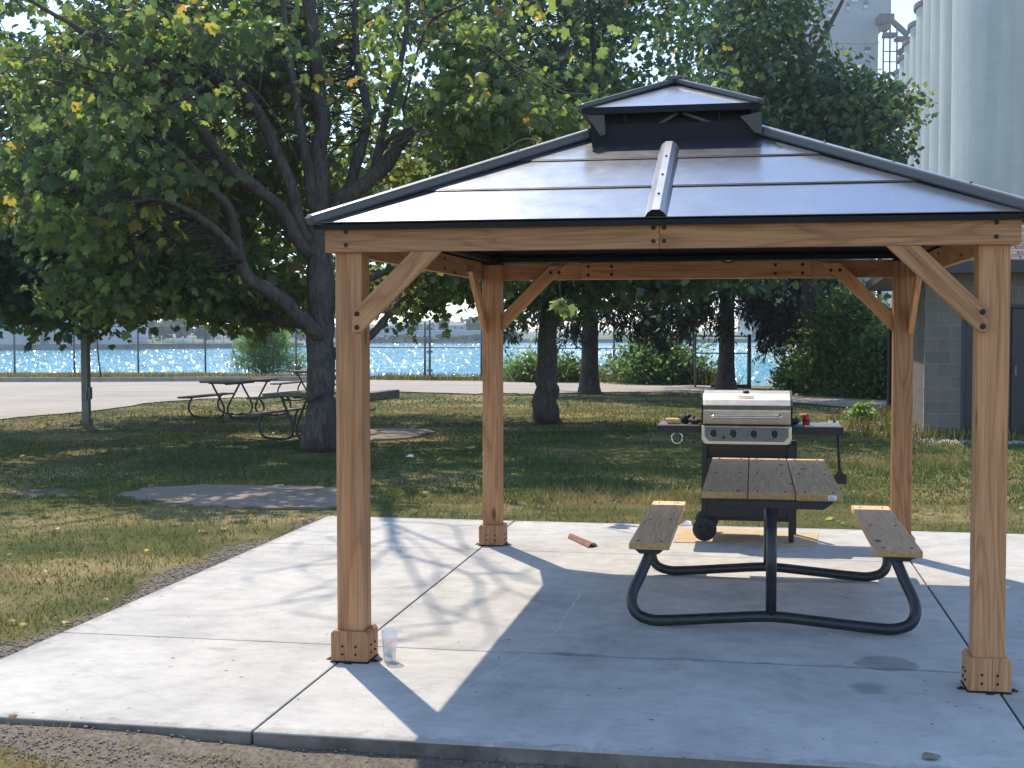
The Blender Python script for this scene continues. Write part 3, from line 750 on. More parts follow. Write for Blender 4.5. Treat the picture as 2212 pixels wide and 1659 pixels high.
# grass blades
def grass(n, y0, y1, h0, wid):
    px = rng.uniform(-1400, 2900, n); py_ = rng.uniform(y0, y1, n)
    d = fw[None]+rt[None]*((px-1106)/F)[:, None]-up[None]*((py_-829.5)/F)[:, None]
    P = C0+d*((-.03-CZ)/d[:, 2])[:, None]; x, y = P[:, 0], P[:, 1]
    dist = np.hypot(x-CX, y-CY)
    sv = soil_value(x, y); nz = vnoise(x*1.3+4, y*1.3); n2 = vnoise(x*3.1, y*2.7+9)
    front = y < SY0
    ok = (slab_dist(x, y) > .012) & ~in_poly(ROADP, x, y) & ((sv+.25*n2 < .42) | (sv < 1.1) & (rng.random(n) < .07)) & ~(in_poly(pad1, x+.22*n2, y+.16*nz) & (rng.random(n) > .02)) & ~in_poly(pad2, x, y)
    ok &= ~((x > 3.1) & (y > 13.3)) & ~(in_river(x, y)) & (rng.random(n) < .75+.25*nz)
    x, y, nz, n2, dist = x[ok], y[ok], nz[ok], n2[ok], dist[ok]; k = len(x)
    z = height(x, y); h = h0*(.45+.8*rng.random(k)**1.7)*(1+.55*n2)*np.where(x < -3.0, .85, 1); w = wid*(.7+.6*rng.random(k))*np.clip(dist/9, .8, 4)
    an = rng.random(k)*6.283; le = rng.normal(0, .6, (k, 2))
    base = np.stack([x, y, z], 1); side = np.stack([np.cos(an), np.sin(an), np.zeros(k)], 1)*w[:, None]
    tip = base+np.stack([le[:, 0]*h, le[:, 1]*h, h], 1)
    V = np.stack([base-side, base+side, tip], 1).reshape(-1, 3); T = np.arange(k*3).reshape(-1, 3)
    dry = .31+.34*nz+.13*n2+.10*np.exp(-((x+4.6)/1.2)**2-((y+1)/2.6)**2)+.35*(y < SY0)-.20*np.clip((y-4.5)/3, 0, 1)*(x > -11)*(y < 24)  # dry patches; greener under the trees, with their shade painted in as darker tint
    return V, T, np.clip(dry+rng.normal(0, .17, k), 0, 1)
Vs, Ts, Cs, o = [], [], [], 0
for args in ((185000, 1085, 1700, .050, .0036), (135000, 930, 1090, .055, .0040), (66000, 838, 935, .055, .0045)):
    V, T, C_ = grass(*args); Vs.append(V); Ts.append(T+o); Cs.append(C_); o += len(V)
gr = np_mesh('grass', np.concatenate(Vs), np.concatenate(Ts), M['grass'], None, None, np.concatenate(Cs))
tag(gr, 'short mown grass of the lawn, green with straw patches', None, None, 'stuff')
# taller weeds along the river verge and the shed foot
vb = []
def verge(n, a, b, wd, h0):
    t = rng.random(n); x = a[0]+(b[0]-a[0])*t+rng.normal(0, wd, n); y = a[1]+(b[1]-a[1])*t+rng.normal(0, wd, n)
    h = h0*(.4+rng.random(n)); an = rng.random(n)*6.283; w = .012+.01*rng.random(n)
    base = np.stack([x, y, np.full(n, -.03)], 1); side = np.stack([np.cos(an), np.sin(an), 0*an], 1)*w[:, None]
    tip = base+np.stack([rng.normal(0, .3, n)*h, rng.normal(0, .3, n)*h, h], 1)
    return np.stack([base-side, base+side, tip], 1).reshape(-1, 3), np.clip(.6+rng.normal(0, .22, n), 0, 1)
for args in ((3600, gp(-80, 811), gp(640, 811), .75, .13), (900, gp(130, 816), gp(240, 814), .35, .2), (1600, gp(800, 818), gp(1130, 819), .35, .22), (2200, gp(1130, 821), gp(1475, 824), .5, .55), (900, gp(1475, 826), gp(1560, 829), .3, .5),
             (500, gp(1850, 905), gp(1925, 893), .2, .2), (700, (2.2, 13.2), (4.6, 13.1), .18, .16), (300, (2.0, 15), (3.0, 14.6), .25, .22)):
    vb.append(verge(*args))
V = np.concatenate([q[0] for q in vb]); tag(np_mesh('grass', V, np.arange(len(V)).reshape(-1, 3), M['grass'], None, None, np.concatenate([q[1] for q in vb])), 'rough tall grass and weeds along the river verge', None, None, 'stuff')

# loose soil crumbs in front of and beside the slab
def crumbs(n, fx, fy, s0, s1):
    x, y = fx(n), fy(n); sv = soil_value(x, y); ok = (sv > .35) & (slab_dist(x, y) > .005); x, y = x[ok], y[ok]; k = len(x)
    ico = np.array([(0, 0, 1), (.9, 0, .3), (.28, .85, .3), (-.72, .5, .25), (-.7, -.55, .3), (.3, -.85, .25), (0, 0, -.6)]); it = np.array([(0, 1, 2), (0, 2, 3), (0, 3, 4), (0, 4, 5), (0, 5, 1), (6, 2, 1), (6, 3, 2), (6, 4, 3), (6, 5, 4), (6, 1, 5)])
    s = s0+(s1-s0)*rng.random(k)**3; an = rng.random(k)*6.28
    v = ico[None]*(1+rng.normal(0, .22, (k, 7, 3))); ca, sa_ = np.cos(an)[:, None], np.sin(an)[:, None]
    v = np.stack([v[:, :, 0]*ca-v[:, :, 1]*sa_, v[:, :, 0]*sa_+v[:, :, 1]*ca, v[:, :, 2]*.75], -1)*s[:, None, None]
    z = height(x, y)
    return (v+np.stack([x, y, z+.002], 1)[:, None, :]).reshape(-1, 3), (it[None]+(np.arange(k)*7)[:, None, None]).reshape(-1, 3)
parts = [crumbs(15000, lambda n: rng.uniform(-3.4, 2.6, n), lambda n: SY0-rng.random(n)**.9*.75, .0015, .011),
         crumbs(9000, lambda n: SX0-rng.random(n)*.6, lambda n: rng.uniform(-3.2, 3.1, n), .002, .013)]
o = len(parts[0][0]); cm = np_mesh('soil_crumbs', np.concatenate([parts[0][0], parts[1][0]]), np.concatenate([parts[0][1], parts[1][1]+o]), M['clod'])
tag(cm, 'crumbly bare soil along the slab edges', None, None, 'stuff')

def fallen():
    n = 420; px = rng.uniform(-200, 2400, n); py_ = rng.uniform(860, 1560, n); d = fw[None]+rt[None]*((px-1106)/F)[:, None]-up[None]*((py_-829.5)/F)[:, None]
    P = C0+d*((0-CZ)/d[:, 2])[:, None]; x, y = P[:, 0], P[:, 1]
    on = slab_dist(x, y) <= 0; ok = ~on & (y > SY0-.2) & ~in_poly(ROADP, x, y); x, y, on = x[ok], y[ok], on[ok]; k = len(x)
    z = np.where(on, .006, height(x, y)+.03)
    nr = norm(np.stack([rng.normal(0, .3, k), rng.normal(0, .3, k), np.ones(k)], 1)); dv = norm(np.stack([rng.normal(size=k), rng.normal(size=k), np.zeros(k)], 1))
    return leaf_arrays(np.stack([x, y, z], 1), nr, dv, np.clip(.045+.05*rng.random(k), 0, .1)*np.where(np.hypot(x-CX, y-CY) < 11, .6, 1), MAPLE, MAPLE_T, np.clip(rng.normal(1.0, .1, k), .85, 1))
V, T, ti = fallen(); tag(np_mesh('fallen_leaves', V, T, M['maple'], None, None, ti), 'few dry maple leaves fallen on the lawn', None, None, 'stuff')
def grit():
    n = 420; x = rng.uniform(SX0+.05, SX1-.3, n); y = SY0+.03+rng.random(n)**1.6*5.9; k = n
    ico = np.array([(0, 0, .6), (.9, 0, .0), (.28, .85, .0), (-.72, .5, .0), (-.7, -.55, .0), (.3, -.85, .0)]); it = np.array([(0, 1, 2), (0, 2, 3), (0, 3, 4), (0, 4, 5), (0, 5, 1)])
    s = .002+.007*rng.random(k)**4; v = ico[None]*(1+rng.normal(0, .3, (k, 6, 3)))*s[:, None, None]+np.stack([x, y, np.full(k, .0005)], 1)[:, None]
    return v.reshape(-1, 3), (it[None]+(np.arange(k)*6)[:, None, None]).reshape(-1, 3)
V, T = grit(); tag(np_mesh('soil_crumbs', V, T, M['clod']), 'scattered grit and soil crumbs on top of the slab', None, None, 'stuff')
# ------------------------------------------------------------------ gazebo
def plane_y(x, y, Y):
    d = ray(x, y); return C0+d*((Y-CY)/d[1])
HW, HD, PH = 1.5478, 1.8205, .07
BZ0, BZ1 = 2.078, 2.2115
gz_ = thing('gazebo', (0, 0, 0), 'timber gazebo with dark metal two-tier roof standing on the concrete slab', 'gazebo')
for sx in (-1, 1):
    for sy in (-1, 1):
        px, py_ = sx*HW, sy*HD
        po = timber('post', M['cedar'], gz_, (px, py_, .004), (px, py_, 2.195), .14, .14, (1, 0, 0), .006)
        b = MB(); h = .0965
        b.prism([(-h, 0), (h, 0), (h, .140), (h-.013, .155), (-h+.013, .155), (-h, .140)], 'y', -h, h)
        b.v = [(px+x, py_+y, .008+z) for x, y, z in b.v]
        bt = b.build('base_trim', M['cedar'], po, Matrix.Translation((px, py_, .008)), False, .004)
        for dx in (-.035, .035):
            for dz in (.045, .085):
                bolt(bt, (px+dx, py_-h, dz), (0, -1, 0), .006); bolt(bt, (px-sx*h, py_+dx, dz), (-sx, 0, 0), .006)
        pb = MB().box((px-.100, py_-.100, .001), (px+.100, py_+.100, .006))
        pb.box((px-.135, py_-.05, .001), (px-.100, py_-.02, .005)); pb.box((px+.100, py_-.05, .001), (px+.135, py_-.02, .005)); pb.box((px-.018, py_-.122, .001), (px+.018, py_-.100, .005))
        pl_ = pb.build('base_plate', M['black_metal'], po)
        for q in ((-.118, -.035), (.118, -.035), (0, -.112)): bolt(pl_, (px+q[0], py_+q[1], .005), (0, 0, 1), .007)
        cb = MB().box((px-.072, py_-.072, 2.197), (px+.072, py_+.072, 2.216))
        cb.build('post_cap', M['roof_dark'], po)
def zmid(a, b): return ((a+b)/2)
bz = (BZ0+BZ1)/2; bh = BZ1-BZ0
for sy in (-1, 1):
    y = sy*(HD+PH+.0195)
    for x0, x1 in ((-1.657, .0145), (.0155, 1.657)):
        be = timber('beam', M['cedar'], gz_, (x0, y, bz), (x1, y, bz), bh, .038, (0, 0, 1), .004)
        for bxp in (x0+.11 if x0 < -1 else x0+.02, x1-.11 if x1 > 1 else x1-.03):
            for dz in (-.032, .032): bolt(be, (bxp, y-.019 if sy < 0 else y-.019, bz+dz), (0, -1, 0), .0105)
    x = sy*(HW+PH+.0195)
    for y0, y1 in ((-1.8895, -.0005), (.0005, 1.8895)):
        be = timber('beam', M['cedar'], gz_, (x, y0, bz), (x, y1, bz), bh, .038, (0, 0, 1), .004)
        for byp in (y0+.5, y1-.45):
            for dz in (-.032, .032): bolt(be, (x-sy*.019, byp, bz+dz), (-sy, 0, 0), .01)
sp = timber('splice_board', M['cedar'], gz_, (-.86, HD+PH-.0195, bz-.001), (.88, HD+PH-.0195, bz-.001), bh-.004, .038, (0, 0, 1), .004)
for bxp in (-.80, -.62, .62, .82):
    for dz in (-.032, .032): bolt(sp, (bxp, HD+PH-.0385, bz+dz), (0, -1, 0))

def brace(poly, axis, a, b, along):
    """poly in world (x,z) for axis y, (y,z) for axis x"""
    m_ = MB().prism(poly if axis == 'y' else poly, axis, a, b)
    z = Vector(along).normalized(); x = Vector((0, 1, 0)) if axis == 'y' else Vector((1, 0, 0)); y = z.cross(x)
    p = Vector(m_.v[0])
    return m_.build('brace', M['cedar'], gz_, basis(p, x, y, z), False, .003)
ZB = lambda x, y: ((2500+x/3.77)/1.356, (560+y/3.77)/1.356)
nr = [plane_y(*ZB(*p), -1.929) for p in ((365, 587), (735, 587), (1370, 1195), (1490, 1290), (1495, 1555), (1392, 1552), (1305, 1480))]
nr = [(q[0], min(q[2], BZ0-.001)) for q in nr]
for s in (1, -1):
    br = brace([(s*x, z) for x, z in nr], 'y', -1.9285, -1.8915, (s*1, 0, -1))
    for q in ((1428, 1332), (1428, 1495)):
        w = plane_y(*ZB(*q), -1.929); bolt(br, (s*w[0], -1.9285, w[2]), (0, -1, 0))
Z8 = lambda x, y: ((1300+x/3.687)/1.356, (680+y/3.687)/1.356)
fl = [plane_y(*Z8(*p), 1.85) for p in ((1150, 365), (1330, 365), (662, 1075), (662, 890))]
fl = [(q[0], q[2]) for q in fl]; fl[2] = (-HW+PH+.001, fl[2][1]); fl[3] = (-HW+PH+.001, fl[3][1])
for s in (1, -1):
    br = brace([(s*x, z) for x, z in fl], 'y', 1.8125, 1.8495, (s*1, 0, 1))
    for q in ((1152, 438), (1243, 438)):
        w = plane_y(*Z8(*q), 1.81); bolt(br, (s*w[0], 1.8125, w[2]), (0, -1, 0))
for s in (-1, 1):
    x0, x1 = sorted((s*(HW+PH-.001), s*(HW+PH-.039)))
    brace([(1.20, 2.12), (1.37, 2.12), (1.7495, 1.80), (1.7495, 1.655)], 'x', x0, x1, (0, 1, -1))

# roof: four slopes, each of three overlapping sheets
EX, EY, EZ, SL = 1.70, 1.975, 2.214, .46
rowsS = [(0.0, .425), (.425, .855), (.855, 1.27)]
def slope_pt(side, s, t, up=0.0):
    """s = distance in from the eave, t = position along the slope, up = metres above it"""
    z = EZ+SL*s+up*.908; k = s-up*.418
    if side == 'front': return (t, -EY+k, z)
    if side == 'back': return (-t, EY-k, z)
    if side == 'left': return (-EX+k, -t, z)
    return (EX-k, t, z)
for side in ('front', 'back', 'left', 'right'):
    half = EX if side in ('front', 'back') else EY
    for (s0, s1) in rowsS:
        for t0, t1 in ((-1, 0), (0, 1)):
            a0, a1 = t0*(half-s0), t1*(half-s0); b0, b1 = t0*(half-s1), t1*(half-s1)
            n = 8; b = MB(); vs = []
            for u_, lo in ((.012, s0), (.004, s1)):
                for top in (0, 1):
                    for j in range(n+1):
                        f = j/n; t = (a0+(a1-a0)*f) if lo == s0 else (b0+(b1-b0)*f)
                        vs.append(slope_pt(side, lo, t, u_-.004*(1-top)))
            k = n+1; fs = []
            for j in range(n):
                fs += [(k+j, k+j+1, 3*k+j+1, 3*k+j), (j, 2*k+j, 2*k+j+1, j+1), (j, j+1, k+j+1, k+j), (2*k+j, 3*k+j, 3*k+j+1, 2*k+j+1)]
            b.add(vs, fs); b.build('roof_panel', M['roof'], gz_)
        if s0 > 0:
            q = MB(); A = half-s0
            q.add([slope_pt(side, s0-.014, -A, .0045), slope_pt(side, s0-.014, A, .0045), slope_pt(side, s0+.004, A, .0115), slope_pt(side, s0+.004, -A, .0115), slope_pt(side, s0-.012, -A, .009), slope_pt(side, s0-.012, A, .009)],
                  [(0, 1, 5, 4), (4, 5, 2, 3)])
            q.build('seam_strip', M['roof_dark'], gz_)
        # purlin below the sheets
        q = MB(); A = half-s0-.10
        if s0 > 0:
            vs = []
            for t in (-A, A):
                for ss, uu in ((s0-.02, -.03), (s0+.02, -.03), (s0+.02, -.07), (s0-.02, -.07)): vs.append(slope_pt(side, ss, t, uu))
            q.add(vs, [(0, 1, 5, 4), (1, 2, 6, 5), (2, 3, 7, 6), (3, 0, 4, 7), (0, 3, 2, 1), (4, 5, 6, 7)]); q.build('purlin', M['roof_dark'], gz_)
    q = MB(); A, B = half-.05, half-1.27
    q.add([slope_pt(side, .04, -A, -.015), slope_pt(side, .04, A, -.015), slope_pt(side, 1.26, B, -.015), slope_pt(side, 1.26, -B, -.015)], [(0, 1, 2, 3)])
    q.build('dark_underside', M['roof_dark'], gz_)  # separate dark sheet added below the metal, so its underside looks dark
    # fascia and rib
    q = MB(); vs = []
    f = MB()
    if side in ('front', 'back'):
        sg = -1 if side == 'front' else 1; y0, y1 = sorted((sg*(EY+.004), sg*(EY-.028)))
        f.box((-EX-.002, y0, 2.188), (EX+.002, y1, 2.2125))
        c = MB().box((-EX+.1, min(sg*1.80, sg*1.86), 2.2165), (EX-.1, max(sg*1.80, sg*1.86), 2.246)).build('roof_frame', M['roof_dark'], gz_)
    else:
        sg = -1 if side == 'left' else 1; x0, x1 = sorted((sg*(EX+.004), sg*(EX-.028)))
        f.box((x0, -EY+.030, 2.188), (x1, EY-.030, 2.2125))
        c = MB().box((min(sg*1.53, sg*1.59), -1.795, 2.2165), (max(sg*1.53, sg*1.59), 1.795, 2.246)).build('roof_frame', M['roof_dark'], gz_)
    f.build('fascia', M['roof_dark'], gz_)
    # centre rib: half-hexagon cap
    sec = [(-.052, .008), (-.040, .028), (-.018, .044), (.018, .044), (.040, .028), (.052, .008)]
    rb_ = MB(); vs = []
    for s in (-.006, 1.0):
        for t, u_ in sec: vs.append(slope_pt(side, s, t, u_+.006))
    rb_.add(vs, [(i, i+1, 7+i, 6+i) for i in range(5)]+[(6, 7, 8, 9, 10, 11)])
    rib = rb_.build('roof_rib', M['roof_rib'], gz_)
    ec = MB(); ec.add([slope_pt(side, -.008, t, u_+.0065) for t, u_ in sec], [(0, 1, 2, 3, 4, 5)]); ec.build('rib_end', M['roof_dark'], rib)
    nrm_ = Vector(slope_pt(side, 0, 0, 1))-Vector(slope_pt(side, 0, 0, 0))
    for s in (.2, .47, .75): bolt(rib, slope_pt(side, s, 0, .050), nrm_.normalized(), .006)
for sx in (-1, 1):
    for sy in (-1, 1):
        p0 = Vector((sx*(EX+.018), sy*(EY+.018), EZ+.018)); p1 = Vector((sx*(EX-1.26), sy*(EY-1.26), EZ+SL*1.26+.030))
        hc = timber('hip_cap', M['roof_cap'], gz_, p0, p1, .075, .05, (sx*1, -sy*1, 0), .012)
        tn = Vector((0, 0, .0265)); timber('cap_sheen', M['roof_rib'], hc, p0+tn+(p1-p0)*.002, p1+tn, .050, .004, (sx*1, -sy*1, 0), .001)  # paler strip added for the sky's reflection along the cap top
        d_ = (p1-p0)
        for t in (.2, .45, .7): bolt(hc, p0+d_*t+Vector((0, 0, .0295)), (0, 0, 1), .008)
# cupola
A_, B_, EZ2, SL2, XO = .492, .85, 2.940, .43, -.008
R_ = B_-A_; ZR = EZ2+SL2*A_
cu = MB(); cu.add([(XO-A_, -B_, EZ2), (XO+A_, -B_, EZ2), (XO+A_, B_, EZ2), (XO-A_, B_, EZ2), (XO, -R_, ZR), (XO, R_, ZR)], [(0, 1, 4), (1, 2, 5, 4), (2, 3, 5), (3, 0, 4, 5)])
cup_roof = cu.build('cupola_roof', M['roof'], gz_)
li = MB(); li.add([(XO-A_+.02, -B_+.02, EZ2-.02), (XO+A_-.02, -B_+.02, EZ2-.02), (XO+A_-.02, B_-.02, EZ2-.02), (XO-A_+.02, B_-.02, EZ2-.02), (XO, -R_, ZR-.03), (XO, R_, ZR-.03)], [(0, 1, 4), (1, 2, 5, 4), (2, 3, 5), (3, 0, 4, 5)])
li.build('cupola_underside', M['roof_dark'], cup_roof)  # added dark sheet just below the cupola roof
fs_ = MB()
fs_.box((XO-A_-.002, -B_-.004, EZ2-.038), (XO+A_+.002, -B_+.022, EZ2-.003)); fs_.box((XO-A_-.002, B_-.022, EZ2-.038), (XO+A_+.002, B_+.004, EZ2-.003))
fs_.box((XO-A_-.004, -B_+.024, EZ2-.038), (XO-A_+.020, B_-.024, EZ2-.003)); fs_.box((XO+A_-.020, -B_+.024, EZ2-.038), (XO+A_+.004, B_-.024, EZ2-.003))
fs_.build('fascia', M['roof_dark'], cup_roof)
for sx in (-1, 1):
    for sy in (-1, 1):
        timber('hip_cap', M['roof_cap'], cup_roof, (XO+sx*(A_+.008), sy*(B_+.008), EZ2+.004), (XO, sy*R_, ZR+.016), .05, .030, (sx, -sy, 0), .008)
MB().box((XO-.05, -R_-.05, ZR+.008), (XO+.05, R_+.05, ZR+.036)).build('ridge_cap', M['roof_cap'], cup_roof, None, False, .01)
cw = MB()
for sx in (-1, 1):
    X = .012+sx*.462
    cw.prism([(-.80, 2.72), (.80, 2.72), (.80, 2.86), (-.80, 2.86)], 'x', X-.006, X+.006)
for sy in (-1, 1):
    cw.box((-.444, min(sy*.80, sy*.788), 2.725), (.468, max(sy*.80, sy*.788), 2.85))
cw.build('cupola_skirt', M['roof_dark'], gz_)
for sy in (-1, 1): MB().box((-.42, min(sy*.72, sy*.714), 2.78), (.44, max(sy*.72, sy*.714), 2.93)).build('vent_screen', M['roof_dark'], gz_)
Z6 = lambda x, y: ((1600+x/2.765)/1.356, (200+y/2.765)/1.356)
for a, b in (((800, 525), (1060, 365)), ((1110, 362), (1390, 465)), ((640, 375), (640, 440)), ((1400, 360), (1400, 430))):
    p, q = plane_y(*Z6(*a), -.785), plane_y(*Z6(*b), -.785)
    timber('truss_bar', M['bracket'] if a[0] in (800, 1110) else M['roof_dark'], gz_, p, q, .022, .018, (0, 1, 0), .003)
for poly in ([(325, 378), (470, 378), (482, 535), (440, 548)], [(1570, 390), (1742, 350), (1748, 530), (1690, 522)]):
    pp = [plane_y(*Z6(*p), -.838) for p in poly]
    MB().prism([(q[0], q[2]) for q in pp], 'y', -.840, -.834).build('cupola_bracket', M['bracket'], gz_)

# ------------------------------------------------------------------ picnic table under the gazebo
def main_table():
    t = thing('picnic_table', (.5725, -.02, 0), 'pedestal picnic table with light planks and black tube frame under the gazebo', 'picnic table')
    xm = .5665
    for x0, x1 in ((.176, .430), (.437, .694), (.701, .957)):
        pk = timber('tabletop_plank', M['seat_wood'], t, ((x0+x1)/2, -.76, .7515), ((x0+x1)/2, 1.255, .7515), x1-x0, .037, (1, 0, 0), .004, M['end_grain'])
        for yy in (-.70, .25, 1.18):
            for xx in (x0+.05, x1-.05): bolt(pk, (xx, yy, .7675), (0, 0, 1), .008)
        if x0 > .7:
            st = MB().box((.875, -.7615, .737), (.921, -.7602, .764)).build('label_sticker', M['paper'], pk)
            for k in range(3): MB().box((.881, -.7625, .742+k*.006), (.915-.006*k, -.7616, .7445+k*.006)).build('printed_line', M['house_roof'], st)
    for x0, x1 in ((-.243, -.010), (1.143, 1.395)):
        pk = timber('seat_plank', M['seat_wood'], t, ((x0+x1)/2, -.705, .437), ((x0+x1)/2, 1.19, .437), x1-x0, .037, (1, 0, 0), .004, M['end_grain'])
        for yy in (-.62, .25, 1.08):
            for xx in (x0+.05, x1-.05): bolt(pk, (xx, yy, .453), (0, 0, 1), .008)
    for oy, ya, yb in ((0, -.64, -.80), (1.56, .86, .76)):
        yc = yb
        MB().prism([(.245, .7325), (.905, .7325), (.85, .690), (.30, .690)], 'y', yc-.025, yc+.025).build('top_support', M['black_metal'], t, None, False, .003)
        MB().tube([(xm, yc, .06), (xm, yc, .692)], .030, 16).build('pedestal', M['tube_black'], t, None, True)
        half = [(-.118, ya, .405), (-.165, ya+(yb-ya)*.35, .29), (-.217, ya+(yb-ya)*.75, .165), (-.195, yb, .075), (-.11, yb, .036), (.02, yb, .037), (.30, yb, .060)]
        path = half+[(xm, yb, .078)]+[(2*xm-x, y, z) for x, y, z in half[::-1]]
        MB().tube(curve(path, 7), .0315, 16).build('tube_frame', M['tube_black'], t, None, True)
        for cx in (-.126, 1.269):
            MB().prism([(cx-.085, .4180), (cx+.085, .4180), (cx+.055, .392), (cx-.055, .392)], 'y', ya-.05, ya+.05).build('seat_bracket', M['black_metal'], t, None, False, .003)
    MB().box((xm-.02, -.775, .690), (xm+.02, .735, .731)).build('stringer', M['black_metal'], t)
main_table()

# ------------------------------------------------------------------ grill
GZ = lambda x, y: ((1850+x/3.0729)/1.356, (1080+y/3.0729)/1.356)
def grill():
    t = thing('gas_grill', (.41, 2.45, 0), 'stainless gas barbecue with black side shelves standing at the back of the slab', 'barbecue')
    prof = [(2.252, .935), (2.236, 1.05), (2.250, 1.088), (2.30, 1.135), (2.40, 1.178), (2.52, 1.198), (2.64, 1.180), (2.73, 1.12), (2.755, 1.03), (2.755, .935)]
    lid = MB().prism(prof, 'x', .068, .756).build('lid', M['steel'], t, None, False, .008, 3)
    hp = [(.150, 2.238, 1.003), (.152, 2.205, 1.003), (.175, 2.192, 1.002), (.41, 2.190, 1.001), (.645, 2.192, 1.002), (.668, 2.205, 1.003), (.670, 2.238, 1.003)]
    MB().tube(curve(hp, 5), .0135, 14).build('lid_handle', M['chrome'], lid, None, True)
    for x in (.150, .670): MB().lathe([(0, -.010), (.020, -.010), (.024, -.002), (.024, .012)], (x, 2.236, 1.003), 16, 'y').build('handle_mount', M['chrome'], lid, None, True)
    MB().lathe([(0, .010), (.022, .010), (.026, .004), (.026, -.004)], (.405, 2.43, 1.188), 18).build('thermometer', M['black_metal'], lid, None, True)
    MB().box((.345, 2.325, 1.152), (.465, 2.332, 1.160)).build('name_plate', M['chrome'], lid)
    side = [(2.246, .938), (2.231, 1.05), (2.246, 1.091), (2.298, 1.139), (2.40, 1.183), (2.52, 1.203), (2.643, 1.185), (2.735, 1.123), (2.760, 1.03), (2.760, .938)]
    for x0 in (.058, .7575): MB().prism(side, 'x', x0, x0+.009).build('lid_end', M['black_metal'], lid)
    # control panel with a paler rounded lower lip
    cp = MB().prism([(.060, .930), (.762, .930), (.762, .825), (.742, .792), (.722, .784), (.100, .784), (.080, .792), (.060, .825)], 'y', 2.205, 2.30).build('control_panel', M['steel'], t, None, False, .006)
    MB().prism([(.085, .920), (.737, .920), (.737, .845), (.70, .808), (.122, .808), (.085, .845)], 'y', 2.2005, 2.2045).build('panel_face', M['galv'], cp, None, False, .001)
    for zx in (735, 915, 1100, 1288):
        w = plane_y(*GZ(zx, 583), 2.2); x, z = w[0], .868
        MB().lathe([(.033, .0), (.033, -.003), (.028, -.005)], (x, 2.2004, z), 20, 'y').build('knob_ring', M['chrome'], cp, None, True)
        kb_ = MB().lathe([(0, -.036), (.018, -.036), (.027, -.028), (.0295, -.004)], (x, 2.2004, z), 18, 'y'); kb_.box((x-.006, 2.155, z-.024), (x+.006, 2.19, z+.03)); kb_.build('knob', M['black_metal'], cp)
    w = plane_y(*GZ(828, 620), 2.2); MB().lathe([(0, -.014), (.011, -.014), (.012, 0)], (w[0], 2.2004, .838), 14, 'y').build('igniter_button', M['black_metal'], cp)
    MB().prism([(2.25, .93), (2.75, .93), (2.70, .66), (2.30, .66)], 'x', .085, .74).build('firebox', M['black_metal'], t, None, False, .006)
    for x0, x1 in ((-.300, .052), (.765, 1.158)):
        sh = MB().box((x0, 2.26, .864), (x1, 2.72, .925)).build('side_shelf', M['black_metal'], t, None, False, .008)
        MB().box((x0+.012, 2.272, .9255), (x1-.012, 2.708, .929)).build('shelf_top', M['galv'], sh, None, False, .001)
    b = MB().box((.098, 2.262, .195), (.735, 2.272, .66)); b.build('front_panel', M['black_metal'], t, None, False, .004)
    b = MB().box((.09, 2.30, .165), (.745, 2.70, .19)); b.build('bottom_shelf', M['black_metal'], t)
    for x in (.098, .738):
        MB().box((x-.003, 2.29, .20), (x+.003, 2.71, .69)).build('side_panel', M['black_metal'], t)
    for x0, y0, z0 in ((.060, 2.25, .12), (.060, 2.68, .12), (.742, 2.25, .010), (.775, 2.68, .010)):
        MB().box((x0, y0, z0), (x0+.042, y0+.042, .78)).build('cart_leg', M['black_metal'], t, None, False, .004)
    for y0 in (2.215, 2.73):
        wh = MB().lathe([(.058, -.022), (.088, -.022), (.095, -.014), (.095, .014), (.088, .022), (.058, .022)], (.088, y0, .1055), 28, 'y').build('wheel', M['rubber'], t, None, True)
        hb = MB().lathe([(0, -.020), (.016, -.020), (.018, -.008)], (.088, y0, .1055), 14, 'y'); hb.lathe([(0, -.004), (.060, -.004), (.060, .004)], (.088, y0, .1055), 24, 'y')
        for k in range(5):
            a = k*2*math.pi/5+.3; c, s_ = math.cos(a), math.sin(a)
            hb.tube([(.088+.014*c, y0-.013, .1055+.014*s_), (.088+.058*c, y0-.013, .1055+.058*s_)], .008, 6)
        hb.build('wheel_hub', M['black_metal'], wh)
    w = plane_y(*GZ(410, 620), 2.30)
    rg = MB(); n = 28; rg.tube([(w[0]+.044*math.cos(a), 2.30, w[2]+.044*math.sin(a)) for a in np.linspace(0, 2*math.pi, n)], .006, 8); rg.build('steel_ring', M['chrome'], t, None, True)
    hs = [plane_y(*GZ(*p), 2.34) for p in ((432, 665), (455, 720), (500, 790), (560, 835), (640, 855))]
    MB().tube(curve(hs, 5), .007, 8).build('gas_hose', M['hose'], t, None, True)
grill()
# things lying on the shelves
sq = MB().box((-.225, 2.33, .9295), (-.105, 2.42, .985)); sq.v = [(x+.02*math.sin(z*30), y, z if z < .95 else z-.02*abs(x+.165)*8) for x, y, z in sq.v]
tag(sq.build('oven_mitt', M['sponge'], None, None, True, .022, 4), 'tan folded mitt on the outer end of the left grill shelf', 'mitt')
def lump(name, c, r, sq_, m, label, cat, seed):
    rr = np.random.default_rng(seed); b = MB(); n = 14; prof = []
    for i in range(8):
        a = math.pi*i/7
        for j in range(n):
            f = 1+rr.normal(0, .16); an = 2*math.pi*j/n
            b.v.append((c[0]+r[0]*f*math.sin(a)*math.cos(an), c[1]+r[1]*f*math.sin(a)*math.sin(an), c[2]+max(0.0, r[2]*f*(1-math.cos(a))/2*sq_)))
    for i in range(7):
        for j in range(n): b.f.append((i*n+j, i*n+(j+1) % n, (i+1)*n+(j+1) % n, (i+1)*n+j))
    return tag(b.build(name, m, None, None, True), label, cat)
lump('grill_brush', (-.075, 2.40, .9292), (.055, .05, .075), 1, M['rubber'], 'dark brush head between the tan mitt and the crumpled glove', 'brush', 3)
